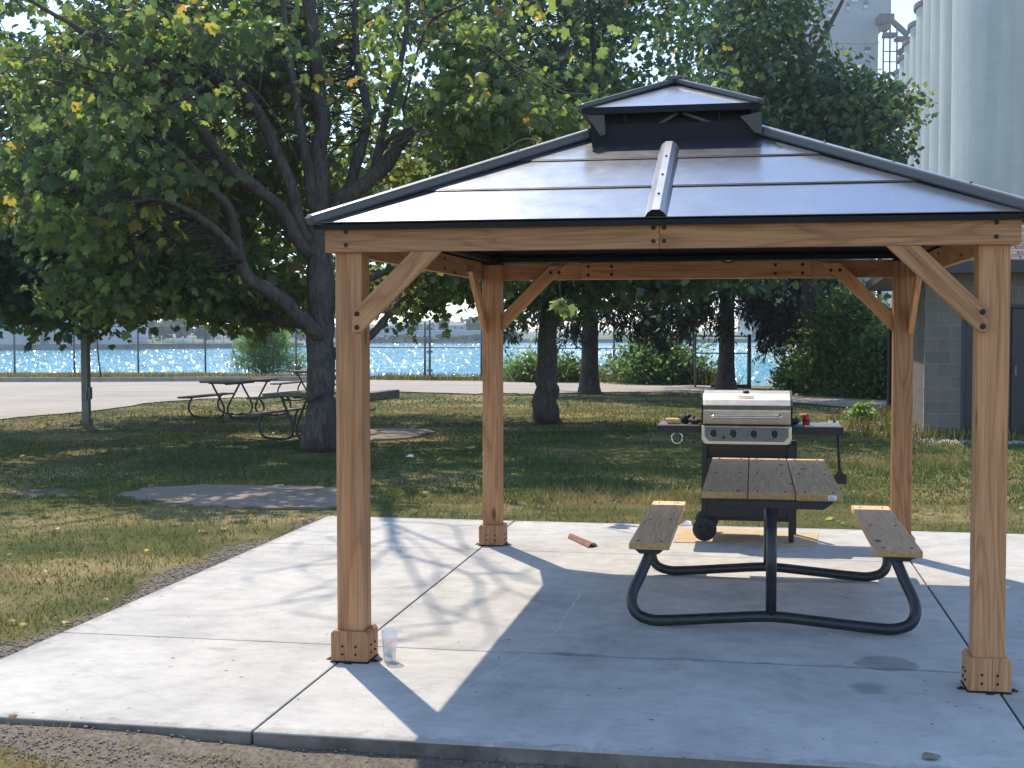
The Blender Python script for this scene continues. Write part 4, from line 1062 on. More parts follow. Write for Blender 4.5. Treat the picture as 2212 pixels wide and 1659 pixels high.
lump('leather_glove', (.005, 2.36, .9292), (.055, .05, .055), 1, M['brown_dirt'], 'crumpled brown glove on the left grill shelf beside the lid', 'glove', 5)
cw_ = plane_y(*GZ(1572, 475), 2.42)
can = thing('drink_can', (cw_[0], 2.42, .9295), 'small red can with dark band on the right grill shelf', 'can')
MB().lathe([(0, 0), (.026, 0), (.029, .006), (.029, .078), (.023, .088), (0, .088)], (cw_[0], 2.42, .9295), 20).build('can_body', M['red'], can, None, True)
MB().lathe([(.0295, .030), (.0295, .044)], (cw_[0], 2.42, .9295), 20).build('dark_band', M['black_metal'], can, None, True)
lump('dark_cloth', (cw_[0]-.10, 2.44, .9292), (.05, .05, .045), 1, M['rubber'], 'small dark rag beside the red can', 'rag', 8)
spt = thing('grill_spatula', (1.135, 2.40, .45), 'black long handled spatula hanging from the right grill shelf', 'spatula')
MB().tube([(1.125, 2.40, .872), (1.132, 2.40, .70), (1.140, 2.40, .575)], [.010, .012, .011], 8).build('handle', M['black_metal'], spt, None, True)
q = MB().prism([(1.133, .585), (1.147, .585), (1.172, .545), (1.192, .54), (1.195, .465), (1.100, .465), (1.098, .535), (1.113, .545)], 'y', 2.394, 2.404).build('blade', M['black_metal'], spt, None, False, .003)
cbp = [gp(*GZ(*p), 0)[:2] for p in ((375, 1565), (1130, 1585), (1665, 1605), (1682, 1488), (1500, 1478), (1080, 1445), (430, 1438))]
cd_ = MB(); cd_.prism([tuple(p) for p in cbp], 'z', .001, .006)
cd2 = [gp(*GZ(*p), 0)[:2] for p in ((760, 1535), (1140, 1560), (1150, 1490), (800, 1475))]
cb_o = cd_.build('cardboard_sheet', M['cardboard']); tag(cb_o, 'flattened tan cardboard lying under the grill', 'cardboard')
MB().prism([tuple(p) for p in cd2], 'z', .007, .010).build('folded_flap', M['cardboard'], cb_o)
pw = gp(*GZ(490, 1412), 0); pb_ = MB(); pb_.add([(pw[0]-.05, pw[1]-.03, .004), (pw[0]+.05, pw[1]-.02, .004), (pw[0]+.04, pw[1]+.06, .03), (pw[0]-.03, pw[1]+.05, .012), (pw[0], pw[1]+.01, .045)], [(0, 1, 4), (1, 2, 4), (2, 3, 4), (3, 0, 4)])
tag(pb_.build('paper_scrap', M['paper']), 'white paper scrap on the slab behind the left bench', 'paper')
pw = gp(885, 988, -.03); pb_ = MB(); pb_.add([(pw[0]-.06, pw[1], -.02), (pw[0]+.06, pw[1]-.02, -.02), (pw[0]+.04, pw[1]+.06, -.005), (pw[0]-.03, pw[1]+.05, -.01), (pw[0], pw[1]+.02, .012)], [(0, 1, 4), (1, 2, 4), (2, 3, 4), (3, 0, 4)])
tag(pb_.build('paper_scrap', M['paper']), 'crumpled white litter lying on the shaded lawn', 'litter')
# rusty strip on the slab
Zs = lambda x, y: ((1000+x/2.212)/1.356, (1500+y/2.212)/1.356)
ra, rb2, rc, rd = [gp(*Zs(*p), .006)[:3] for p in ((1466, 165), (1500, 152), (1662, 218), (1600, 228))]
rs = MB(); n = 8; vs = []
for k in range(n+1):
    f = k/n
    for lo in (0, .004):
        for w_ in range(5):
            g = w_/4; p = (ra*(1-f)+rd*f)*(1-g)+(rb2*(1-f)+rc*f)*g; vs.append((p[0], p[1], .002+lo+.028*math.sin(math.pi*g)))
for k in range(n):
    for w_ in range(4):
        for l_ in (0, 5): i = k*10+l_+w_; rs.f.append((i, i+1, i+11, i+10))
rs.v = [tuple(v) for v in vs]
tag(rs.build('rusty_channel', M['rust'], None, None, True), 'rusty brown metal channel lying on the slab by the far post', 'scrap metal')
# cup
cpw = gp(842, 1428, 0)
cup = thing('plastic_cup', (cpw[0], cpw[1], 0), 'clear plastic cup with coloured bits standing beside the near left post', 'cup')
c_ = (cpw[0], cpw[1], .002)
MB().lathe([(0, 0), (.030, 0), (.031, .004), (.040, .125), (.043, .127), (.043, .136), (.041, .158), (.043, .162), (.0415, .162), (.0385, .128), (.029, .006), (0, .004)], c_, 28).build('cup_wall', M['cup'], cup, None, True)
rr = np.random.default_rng(4)
for nm, mm_, k, zlo, zhi, dx in (('green_bit', 'bits_green', 5, .012, .055, -.012), ('yellow_bit', 'bits_yellow', 6, .035, .085, .012), ('red_bit', 'bits_red', 7, .055, .115, 0)):
    for _ in range(k):
        x, y, z = c_[0]+dx*.7+rr.uniform(-.009, .009), c_[1]+rr.uniform(-.013, .009), c_[2]+rr.uniform(zlo, zhi); s_ = rr.uniform(.008, .012)
        mw = Matrix.Translation((x, y, z)) @ Matrix.Rotation(rr.random()*3, 4, Vector((rr.normal(), rr.normal(), rr.normal())).normalized())
        MB().box((-s_, -s_*.5, -s_*.8), (s_, s_*.5, s_*.8), mw).build(nm, M[mm_], cup, None, True, .002)
lump('mud_clod', tuple(gp(2010, 1640, 0)[:2])+(.001,), (.035, .025, .02), 1, M['clod'], 'clod of dried mud on the near right of the slab', 'clod', 11)
# ------------------------------------------------------------------ old tables under the maple
def park_table(c, rot, label, sw=1.0):
    t = thing('park_table', (c[0], c[1], -.03), label, 'picnic table', 'weathered tube-frame picnic tables on the lawn')
    t.rotation_euler = (0, 0, rot)
    mw = Matrix.Translation((c[0], c[1], -.03)) @ Matrix.Rotation(rot, 4, 'Z'); t.matrix_basis = mw; WM[t.name] = mw
    def T(p): return tuple(mw @ Vector(p))
    for x in (-.285, -.095, .095, .285):
        timber('tabletop_plank', M['old_wood'], t, T((x, -.92, .722)), T((x, .92, .722)), .182, .035, (math.cos(rot), math.sin(rot), 0), .003)
    for s in (-1, 1):
        timber('seat_plank', M['old_wood'], t, T((s*.735*sw, -.92, .418)), T((s*.735*sw, .92, .418)), .235, .035, (math.cos(rot), math.sin(rot), 0), .003)
        for y in (-.58, .58):
            p = [(s*.30, y, .69), (s*.18, y, .48), (s*.06, y, .27), (s*.04, y, .15), (s*.10, y, .05), (s*.24, y, .022), (s*.52, y, .022), (s*.70, y, .05), (s*.80, y, .16), (s*.80, y, .28), (s*.73, y, .395)]; p = [(q[0]*sw, q[1], q[2]) for q in p]
            MB().tube([T(q) for q in curve(p, 4)], .020, 8).build('tube_leg', M['tube_black'], t, None, True)
    for y in (-.58, .58):
        b = MB().box((-.36, y-.02, .675), (.36, y+.02, .703), mw); b.build('top_bar', M['black_metal'], t)
    b = MB().box((-.02, -.58, .655), (.02, .58, .674), mw); b.build('stringer', M['black_metal'], t)
    return t
ZT = lambda x, y: ((450+x/3.16)/1.356, (1040+y/3.16)/1.356)
def table_from(pn, pf, side, label, sw=1.0):
    a, b = gp(*ZT(*pn), .41)[:2], gp(*ZT(*pf), .41)[:2]
    d = (b-a)/np.linalg.norm(b-a); n = np.array([d[1], -d[0]])
    c = a+d*.92+n*.735*sw*(-side); park_table(c, -math.atan2(d[0], d[1]), label, sw)
table_from((270, 385), (690, 345), -1, 'weathered picnic table nearest the road, its whole frame visible left of the maple')
table_from((900, 535), (1370, 480), -1, 'weathered picnic table partly behind the big maple trunk, nearest the gazebo', .78)
table_from((1118, 260), (1430, 232), -1, 'weathered picnic table farthest off, seen past the first by the maple trunk')
a, b = gp(853, 856, 0), gp(735, 872, 0)
tb_ = timber('timber_beam', M['old_wood'], None, (a[0], a[1], .075), (b[0], b[1], .075), .20, .26, (0, 0, 1), .01)
tag(tb_, 'grey squared timber lying at the lawn edge by the road', 'timber')

# grey square post with a socket box
lp = gp(187, 918, -.03); ut = thing('utility_post', (lp[0], lp[1], -.03), 'grey square post with a small box, standing under the left maple', 'post')
b = MB().box((lp[0]-.062, lp[1]-.062, -.1), (lp[0]+.062, lp[1]+.062, 4.2)); b.build('shaft', M['grey_post'], ut, None, False, .008)
b = MB().box((lp[0]-.09, lp[1]-.09, -.05), (lp[0]+.09, lp[1]+.09, .07)); b.build('footing', M['old_concrete'], ut, None, False, .015)
b = MB().box((lp[0]-.05, lp[1]-.085, .42), (lp[0]+.05, lp[1]-.0625, .58)); b.build('socket_box', M['galv'], ut, None, False, .008)
b = MB().box((lp[0]+.0625, lp[1]-.05, .44), (lp[0]+.105, lp[1]+.04, .66)); b.build('socket_box', M['galv'], ut, None, False, .008)
MB().tube([(lp[0]+.075, lp[1]-.07, .05), (lp[0]+.075, lp[1]-.07, .41)], .012, 6).build('conduit', M['galv'], ut)

# ------------------------------------------------------------------ chain link fence
def fence(posts, label, h, rails, name='chain_link_fence', group=None):
    p0 = posts[0]; f = thing(name, (p0[0], p0[1], -.05), label, 'fence')
    for p in posts:
        q = MB().tube([(p[0], p[1], -.2), (p[0], p[1], h)], .038, 8); q.build('fence_post', M['galv'], f, None, True)
        MB().lathe([(0, .03), (.03, .02), (.045, 0), (.04, -.02)], (p[0], p[1], h), 8).build('post_cap', M['galv'], f)
    for z in rails: MB().tube([(p[0], p[1], z) for p in posts], .024, 6).build('rail', M['galv'], f, None, True)
    b = MB()
    for p, q in zip(posts[:-1], posts[1:]): b.add([(p[0], p[1], .02), (q[0], q[1], .02), (q[0], q[1], h-.05), (p[0], p[1], h-.05)], [(0, 1, 2, 3)])
    b.build('wire_mesh', M['wire'], f)
    return f
fl_ = [gp(x, y, 0)[:2] for x, y in ((-260, 808.5), (-115, 808), (32, 807.5), (161, 807), (299, 807), (444, 807), (590, 807.5))]
fence(fl_, 'chain link fence with open top rail running along the river left of the willow', 1.86, (1.83,))
fr_ = [gp(x, y, 0)[:2] for x, y in ((640, 812), (760, 816), (918, 818), (1040, 819), (1180, 821), (1326, 825), (1498, 830))]
fence(fr_, 'chain link fence with middle rail along the river seen through the gazebo', 1.95, (1.08, .06))
gt = [gp(x, y, 0)[:2] for x, y in ((1502, 836), (1618, 837))]
g_o = thing('fence_gate', (*gt[0], 0), 'fence end panel with heavy post behind the right spruce trunk', 'gate')
for p, r_ in zip(gt, (.03, .06)): MB().tube([(p[0], p[1], -.2), (p[0], p[1], 1.55)], r_, 8).build('gate_post', M['galv'], g_o, None, True)
for z in (1.0, 1.5): MB().tube([(*gt[0], z), (*gt[1], z)], .022, 6).build('rail', M['galv'], g_o, None, True)
MB().box((gt[1][0]-1.1, gt[1][1]-.08, -.05), (gt[1][0]+.06, gt[1][1]+.08, .09)).build('foot_beam', M['shed_trim'], g_o)
pg = gp(928.5, 818, 0)[:2]; dg = thing('gate_post', (*pg, 0), 'second steel post close beside the fence post seen through the gazebo', 'post')
MB().tube([(*pg, -.2), (*pg, 2.05)], .04, 8).build('shaft', M['galv'], dg, None, True)
for z in (.25, .9, 1.25, 1.7): MB().box((pg[0]-.09, pg[1]-.05, z), (pg[0]+.09, pg[1]+.05, z+.07)).build('hinge', M['galv'], dg)
pq = gp(216, 822, 0); lean = thing('marker_post', (pq[0], pq[1], 0), 'thin dark post leaning at the far road edge', 'post')
MB().tube([(pq[0]+.06, pq[1], -.1), (pq[0]-.06, pq[1], .9), (pq[0]-.10, pq[1], 2.0)], .028, 8).build('shaft', M['shed_trim'], lean, None, True)

# ------------------------------------------------------------------ shed
SR = R(-2.4); SO = Vector((3.15, 13.42, -.05)); SM = Matrix.Translation(SO) @ Matrix.Rotation(SR, 4, 'Z')
sh = thing('block_shed', SO, 'grey block-built park shed with shingle roof behind the right gazebo posts', 'shed'); sh.matrix_basis = SM; WM[sh.name] = SM
def sbox(name, a, b, m, parent=sh, bevel=0.0): return MB().box(a, b, SM).build(name, m, parent, SM.copy(), False, bevel)
WH = 2.66
sbox('front_wall', (0, 0, -.2), (.60, .2, WH), M['block']); sbox('front_wall', (2.02, 0, -.2), (8, .2, WH), M['block']); sbox('front_wall', (.60, 0, 2.08), (2.02, .2, WH), M['block'])
wl = MB().box((0, .2, -.2), (.2, 8.65, WH), SM)
wb = SM @ Matrix.Rotation(R(90), 4, 'Z'); wl.build('side_wall', M['block'], sh, wb)
sbox('rear_wall', (.2, 8.45, -.2), (8, 8.65, WH), M['block'])
sbox('plinth', (-.012, -.04, -.2), (8, -.0, .06), M['old_concrete'])
for x0 in (.61, 1.315):
    d_ = sbox('door', (x0, .03, .07), (x0+.69, .075, 2.07), M['shed_dark'], sh, .006)
    sbox('handle', (x0+(.62 if x0 < 1 else .04), -.01, 1.02), (x0+(.65 if x0 < 1 else .07), .029, 1.16), M['galv'], d_)
    for hz in (.25, 1.0, 1.8): sbox('hinge', (x0+(.0 if x0 < 1 else .655), .018, hz), (x0+(.035 if x0 < 1 else .69), .029, hz+.1), M['black_metal'], d_)
sbox('door_frame', (.56, -.012, .06), (.609, .02, 2.13), M['shed_trim']); sbox('door_frame', (2.011, -.012, .06), (2.06, .02, 2.13), M['shed_trim']); sbox('door_frame', (.6095, -.012, 2.081), (2.0105, .02, 2.13), M['shed_trim'])
OH = .56
r_ = MB(); ex0, ey0, ex1, ey1 = -OH, -OH, 8+OH, 8.65+OH
ze, zr = 2.80, 4.55; ymid = (ey0+ey1)/2
vs = [(ex0, ey0, ze), (ex1, ey0, ze), (ex1, ey1, ze), (ex0, ey1, ze), (ex0+4.2, ymid, zr), (ex1-4.2, ymid, zr)]
rf_ = MB().add([tuple(SM @ Vector(v)) for v in vs], [(0, 1, 5, 4), (1, 2, 5), (2, 3, 4, 5), (3, 0, 4)]); rf = rf_.build('roof', M['shingle'], sh, SM.copy())
for a_, b_ in (((ex0, ey0, 2.615), (ex1, ey0+.03, 2.795)), ((ex0, ey1-.03, 2.615), (ex1, ey1, 2.795)), ((ex0, ey0+.032, 2.615), (ex0+.03, ey1-.032, 2.795)), ((ex1-.03, ey0+.032, 2.615), (ex1, ey1-.032, 2.795))):
    sbox('fascia', a_, b_, M['shed_trim'], rf)
for a_, b_ in (((ex0+.032, ey0+.032, 2.63), (ex1-.032, -.001, 2.645)), ((ex0+.032, .001, 2.63), (-.001, 8.64, 2.645)), ((ex0+.032, 8.652, 2.63), (ex1-.032, ey1-.032, 2.645))): sbox('soffit', a_, b_, M['soffit'], rf)
gp_ = [(-OH-.02, 8.3, 2.66), (-OH-.02, 8.3, 2.50), (-.38, 8.38, 2.36), (-.16, 8.5, 2.25), (-.055, 8.55, 2.12), (-.05, 8.56, 1.9), (-.05, 8.56, .08), (-.14, 8.5, .02)]
MB().tube([tuple(SM @ Vector(p)) for p in curve(gp_, 4)], .045, 8).build('downspout', M['shed_dark'], sh, None, True)
rr = np.random.default_rng(12)
for z, w, h in ((.05, .10, .22), (.20, .05, .30), (.55, .04, .22), (.82, .05, .30), (1.18, .03, .18), (1.42, .035, .12), (.38, .03, .14)):
    y0 = rr.uniform(.0, .05); pts = [(y0+rr.normal(0, .008), z), (y0+w+rr.normal(0, .012), z+rr.normal(0, .02)), (y0+w*.6+rr.normal(0, .012), z+h*.6), (y0+w*.4, z+h), (y0+rr.normal(0, .006), z+h*.8)]
    q = MB().prism(pts, 'x', -.006, -.0025); q.v = [tuple(SM @ Vector(v)) for v in q.v]; q.build('paint_flake', M['peel'], sh)
# gravel apron beside the shed
def gravel():
    n = 2600; x = rng.uniform(1.7, 3.6, n); y = 15.6+rng.normal(0, .55, n)-.25*(x-2.6); n2 = 900
    x = np.append(x, rng.uniform(2.9, 4.9, n2)); y = np.append(y, 12.75+rng.normal(0, .22, n2)); k = len(x)
    ico = np.array([(0, 0, .7), (.9, 0, .1), (.28, .85, .1), (-.72, .5, .1), (-.7, -.55, .1), (.3, -.85, .1)]); it = np.array([(0, 1, 2), (0, 2, 3), (0, 3, 4), (0, 4, 5), (0, 5, 1)])
    s = .012+.03*rng.random(k)**3; v = ico[None]*(1+rng.normal(0, .2, (k, 6, 3)))*s[:, None, None]+np.stack([x, y, np.full(k, -.03)], 1)[:, None]
    return np_mesh('gravel', v.reshape(-1, 3), (it[None]+(np.arange(k)*6)[:, None, None]).reshape(-1, 3), M['gravel'])
tag(gravel(), 'scattered pale gravel beside the shed', None, None, 'stuff')

# ------------------------------------------------------------------ silos, headhouse, gantry
SH = 39.6
def silo(c, r, h, label, group=None):
    s = thing('grain_silo', (c[0], c[1], 0), label, 'silo', group)
    MB().lathe([(r, -.5), (r, h)], (c[0], c[1], 0), 72).build('barrel', M['silo'], s, None, True)
    MB().lathe([(r+.004, h+.002), (r+.32, h+.02), (r+.32, h+.55), (r*.5, h+.9), (0, h+1.0)], (c[0], c[1], 0), 72).build('roof_rim', M['rust_steel'], s, None, False)
ords = ['second', 'third', 'fourth', 'fifth', 'sixth', 'seventh', 'eighth', 'ninth', 'tenth', 'eleventh', 'twelfth', 'thirteenth']
silo(lat(47.8, 114.6), 9.0, SH+6, 'huge smooth concrete silo at the near end of the row, filling the top right corner')
for i in range(1, 13):
    c = lat(39+2.3*i+4.85, 117+10*i-1.5); silo(c, 5.1, SH, '%s concrete silo of the receding row, counted from the huge near one' % ords[i-1], 'row of concrete grain silos')
hc = lat(60, 252); hd = thing('elevator_tower', (hc[0], hc[1], 0), 'tall pale elevator tower with small windows behind the row of silos', 'tower')
HM = Matrix(((r0[0], math.sin(YAW), 0, CX), (r0[1], math.cos(YAW), 0, CY), (0, 0, 1, 0), (0, 0, 0, 1)))
def hbox(name, a, b, m, parent): return MB().box(a, b, HM).build(name, m, parent)
def zz(y, d): return CZ+(712.5-y)*d/F
def ll(x, d): return (x-1106)/F*d
HDp = 250.0
hbox('tower_wall', (46, HDp, 0), (ll(1890, HDp), HDp+16, zz(60, HDp)), M['headhouse'], hd)
hbox('tower_wall', (46, HDp+.01, zz(60, HDp)+.01), (ll(1917, HDp), HDp+16, zz(-90, HDp)), M['headhouse'], hd)
hbox('ledge', (46, HDp-.3, zz(101, HDp)), (ll(1891, HDp), HDp-.02, zz(99, HDp)), M['silo'], hd)
for x0, x1, y0, y1 in ((1830, 1847, 0, 15), (1857, 1868, 10, 29), (1820, 1828, 14, 33), (1860, 1874, 108, 124), (1780, 1792, 30, 48)):
    wn_ = hbox('window', (ll(x0, HDp), HDp-.12, zz(y1, HDp)), (ll(x1, HDp), HDp-.02, zz(y0, HDp)), M['house_roof'], hd)
    xm_ = (x0+x1)/2
    for xa, xb in ((x0+1.2, xm_-.5), (xm_+.5, x1-1.2)):
        for ya, yb in ((y0+1.5, (y0+y1)/2-.5), ((y0+y1)/2+.5, y1-1.5)): hbox('pane', (ll(xa, HDp), HDp-.16, zz(yb, HDp)), (ll(xb, HDp), HDp-.125, zz(ya, HDp)), M['glass_dark'] if (ya < (y0+y1)/2) else M['pale_wall'], wn_)
cv = thing('conveyor_gantry', (*lat(70.5, 243), 0), 'brown steel conveyor gantry between the tower and the silo tops', 'conveyor')
hbox('transfer_house', (ll(1888, 248), 246, zz(60, 248)), (ll(1917.5, 248), 249.5, zz(43, 248)), M['rust_steel'], cv)
def hpt(x, y, d): return tuple(HM @ Vector((ll(x, d), d, zz(y, d))))
for (xa, ya, xb, yb, rr_) in ((1914, 48, 1952, 82, .50), (1914, 55, 1952, 89, .22), (1901, 62, 1901, 170, .18), (1915, 62, 1915, 190, .18), (1930, 66, 1930, 190, .18), (1943, 90, 1935, 190, .15), (1936, 125, 1952, 98, .35), (1901, 80, 1930, 80, .12), (1901, 118, 1930, 118, .12), (1901, 140, 1945, 140, .12)):
    MB().tube([hpt(xa, ya, 244), hpt(xb, yb, 240 if xb > 1940 else 244)], rr_, 6).build('truss', M['rust_steel'], cv)
for x0, x1, y0, y1 in ((1902, 1911, 64, 74), (1902, 1928, 80, 87), (1928, 1954, 88, 95), (1934, 1944, 113, 122)):
    hbox('platform', (ll(x0, 243), 242, zz(y1, 243)), (ll(x1, 243), 244.5, zz(y0, 243)), M['rust_steel'], cv)
pp_ = lat(ll(1898, 36.5), 36.5); fp = thing('dark_pole', (*pp_, 0), 'tall dark pole standing in front of the silo row', 'pole')
MB().tube([(*pp_, -.1), (*pp_, 7.6)], [.07, .055], 10).build('shaft', M['shed_dark'], fp, None, True)
MB().lathe([(0, .3), (.12, .2), (.16, 0), (0.02, 0)], (*pp_, 7.6), 12).build('cap', M['shed_dark'], fp)

# ------------------------------------------------------------------ trees
def dpt(x, y, d): return dp(x, y, d)
LM = lambda pts, d0, d1: [dp(x, y, d0+(d1-d0)*i/(len(pts)-1)) for i, (x, y) in enumerate(pts)]
MAPLE_TPL = (MAPLE, MAPLE_T); RAG_TPL = (RAG, RAG_T); OVAL_TPL = (OVAL, OVAL_T); LONG_TPL = (LONG, LONG_T)
T1 = gp(695, 965, -.1); t1 = 18.6
trunk1 = [
 ([tuple(T1), dp(695, 930, t1), dp(694, 860, t1), dp(693, 760, t1), dp(693, 640, t1), dp(692, 540, t1), dp(692, 465, t1)], .218, .185, 5),
 ([tuple(T1), dp(695, 950, t1), dp(695, 915, t1), dp(694, 880, t1)], .285, .216, 3),
 (LM([(688, 545), (650, 533), (617, 467), (567, 417), (500, 367), (473, 333), (443, 290), (418, 235), (383, 187), (353, 133), (320, 93), (288, 58), (262, 10)], 18.6, 15.6), 0.099, 0.043, 4),
 (LM([(690, 530), (653, 500), (633, 417), (600, 333), (567, 260), (547, 227), (517, 183), (467, 133), (437, 87), (400, 33), (383, -40), (340, -160), (300, -300)], 18.6, 17.2), 0.103, 0.030, 4),
 (LM([(353, 157), (300, 127), (233, 93), (187, 70), (133, 40), (70, 5), (-20, -50)], 15.9, 14.6), 0.047, 0.017, 4),
 (LM([(690, 480), (672, 430), (667, 367), (653, 300), (640, 217), (622, 100), (600, -60), (560, -260), (540, -420)], 18.6, 18.2), 0.090, 0.026, 4),
 (LM([(692, 470), (693, 400), (687, 333), (699, 267), (687, 200), (677, 83), (672, -30), (690, -230), (705, -480), (730, -700)], 18.6, 19.2), .15, .03, 5),
 (LM([(690, 725), (663, 696), (600, 643), (540, 603), (517, 553), (510, 510), (500, 466), (483, 433), (417, 367), (380, 323), (330, 290), (270, 270)], 18.5, 16.4), 0.120, 0.026, 4),
 (LM([(517, 560), (500, 533), (450, 483), (383, 443), (327, 430), (270, 440)], 17.4, 15.9), 0.065, 0.019, 4),
 (LM([(690, 712), (663, 702), (617, 697), (567, 676), (533, 652), (470, 650), (420, 660)], 18.7, 20.5), 0.086, 0.022, 4),
 (LM([(695, 500), (737, 433), (787, 400), (847, 340), (880, 287), (923, 243), (977, 203), (1040, 170), (1110, 120)], 18.7, 20.0), .14, .025, 5),
 (LM([(700, 520), (745, 445), (757, 400), (787, 300), (793, 233), (773, 133), (767, 33), (780, -100), (800, -300), (830, -480)], 18.9, 20.6), 0.103, 0.026, 4),
 (LM([(800, 395), (837, 233), (863, 150), (877, 67), (885, -40), (905, -200), (930, -360)], 19.5, 19.9), 0.060, 0.017, 4),
 (LM([(793, 390), (833, 310), (870, 285), (905, 262), (960, 200), (1010, 130)], 19.3, 18.2), 0.043, 0.013, 4),
 (LM([(735, 480), (790, 395), (835, 330), (880, 300), (905, 280)], 18.4, 17.2), 0.026, 0.010, 4),
 (LM([(715, 640), (760, 620), (820, 592), (880, 575), (960, 560), (1040, 560)], 18.6, 20.5), 0.073, 0.022, 4),
 (LM([(720, 765), (760, 745), (805, 722), (845, 672), (880, 640), (960, 610)], 18.7, 20.3), 0.086, 0.022, 4),
 (LM([(870, 240), (920, 60), (1000, 10), (1060, -20)], 18.0, 16.5), 0.022, 0.009, 4),
 (LM([(880, 80), (937, 93), (1040, 100), (1110, 140), (1204, 193), (1250, 203), (1320, 200)], 18.5, 14.8), 0.015, 0.005, 4),
 (LM([(560, 130), (470, 150), (340, 150), (240, 160), (130, 130), (15, 122)], 17.5, 14.5), 0.019, 0.006, 4),
 (LM([(450, 175), (350, 240), (250, 210), (150, 180), (30, 165)], 16.5, 13.9), 0.021, 0.007, 4),
 (LM([(500, 180), (420, 140), (350, 95), (300, 92)], 17.0, 16.4), 0.014, 0.005, 4),
 (LM([(640, 340), (600, 260), (545, 190), (480, 160), (440, 140)], 17.0, 15.5), 0.014, 0.005, 4),
 (LM([(990, 180), (1060, 130), (1180, 60), (1250, 20)], 17.2, 15.8), 0.012, 0.004, 4),
 ([dp(1080, 330, 13.2), dp(1150, 300, 12.8), dp(1206, 380, 12.4), dp(1209, 600, 12.3), dp(1212, 650, 12.3)], .010, .003, 4),
]
def bare_tops():
    """leafless limbs of the dying top, above the frame; their shadows fan over the back left of the slab"""
    o = []; rr = np.random.default_rng(21)
    K = lambda x, y: ((1000+x/2.212)/1.356, (1500+y/2.212)/1.356)
    def up_(pts, z0, z1):
        q = []
        for i, p in enumerate(pts):
            z = 7.7+(z0-11+(z1-z0)*i/(len(pts)-1))*.5; g = gp(*K(*p), 0); q.append(np.array([g[0]-TX*z, g[1]+TY*z, z]))
        return q
    root = up_([(295, -90), (310, 60)], 11.0, 11.6)
    o.append(([dp(687, 200, 18.9), dp(660, -60, 18.4), (dp(660, -60, 18.4)+root[0])/2+np.array([.1, .1, .3]), root[0], root[1]], .10, .07, 3))
    for pts, z0, z1, ra, rb_ in (([(310, 60), (400, 140), (800, 310), (1130, 480), (1260, 590)], 11.6, 13.6, .06, .022), ([(310, 60), (640, 70), (890, 200), (1080, 370), (1180, 400)], 11.6, 14, .045, .016), ([(310, 60), (480, 230), (780, 400), (870, 560), (990, 800)], 11.6, 13.2, .065, .025),
                              ([(310, 60), (400, 380), (530, 620), (690, 770)], 11.6, 14.2, .05, .02), ([(310, 60), (330, 170), (250, 320), (60, 480)], 11.6, 13, .055, .02), ([(330, 170), (100, 240), (-180, 330), (-480, 400)], 12, 14.5, .04, .014), ([(310, 60), (200, 120), (-60, 160), (-260, 190)], 11.6, 13, .03, .010),
                              ([(250, 320), (-80, 520), (-420, 620)], 12.6, 14.6, .035, .012), ([(400, 140), (560, 300), (590, 420)], 12, 13, .03, .012), ([(310, 60), (420, 20), (760, 10), (1000, 40)], 11.6, 13.5, .04, .012), ([(800, 310), (1050, 380), (1300, 390)], 12.6, 13.6, .022, .008), ([(870, 560), (760, 700), (560, 800), (420, 830)], 12.7, 14, .022, .008)):
        q = up_(pts, z0, z1); q = [q[0]]+[p+rr.normal(0, .07, 3) for p in q[1:]]; o.append((q, ra*.42, rb_*.45, 4))
        for s in range(1, len(q)):
            for t in range(1):
                v = norm(q[s]-q[s-1]+rr.normal(0, .5, 3)); l2 = rr.uniform(.5, 1.3); o.append(([q[s], q[s]+v*l2*.5+rr.normal(0, .06, 3), q[s]+norm(v+rr.normal(0, .35, 3))*l2], .016, .005, 2))
    return o
ell1 = []
for x, y, d, rx, ry, rd, w in ((130, 330, 18.2, 240, 170, 1.8, 1.0), (330, 420, 19.4, 260, 150, 1.6, 1.1), (200, 130, 18.2, 300, 160, 1.8, 1.0), (430, 80, 19.4, 260, 140, 1.6, .8), (560, 300, 20.6, 190, 240, 1.2, .9),
                              (620, 100, 20.2, 200, 150, 1.6, .5), (480, 620, 20.0, 200, 90, 1.5, 1.0), (330, 600, 18.6, 220, 100, 1.6, 1.0), (900, 160, 18.8, 180, 130, 1.6, .5), (1010, 210, 17.4, 150, 80, 1.2, .55), (960, 330, 20.0, 170, 110, 1.3, .7), (1000, 560, 20.6, 180, 80, 1.6, .9),
                              (1180, 260, 18.4, 140, 70, 1.2, .3), (1150, 60, 17.5, 200, 80, 1.6, .3), (1420, 70, 15.5, 160, 70, 1.0, .34), (100, -120, 16.5, 380, 140, 2.0, .45), (550, -230, 19.5, 400, 170, 2.4, .6), (950, -200, 20.5, 300, 160, 2.4, .5), (820, 640, 20.4, 90, 60, 1.2, .5),
                              (110, 300, 15.2, 200, 90, .8, .12), (250, 200, 15.3, 240, 70, .8, .12), (220, 60, 15.4, 240, 70, .8, .16), (400, 230, 16.0, 140, 60, .6, .07), (300, 330, 15.8, 190, 80, .8, .12), (180, 470, 16.5, 160, 60, .8, .12), (560, 60, 16.2, 160, 50, .7, .08), (850, 110, 16.5, 120, 60, .7, .07), (700, 200, 16.8, 90, 60, .6, .03)):
    c = dp(x, y, d); k = d/F; ell1.append((c[0], c[1], c[2], rx*k, rd, ry*k, w))
hang = [dp(1212+rng.normal(0, 8), 655+rng.normal(0, 12), 12.3) for _ in range(1)]
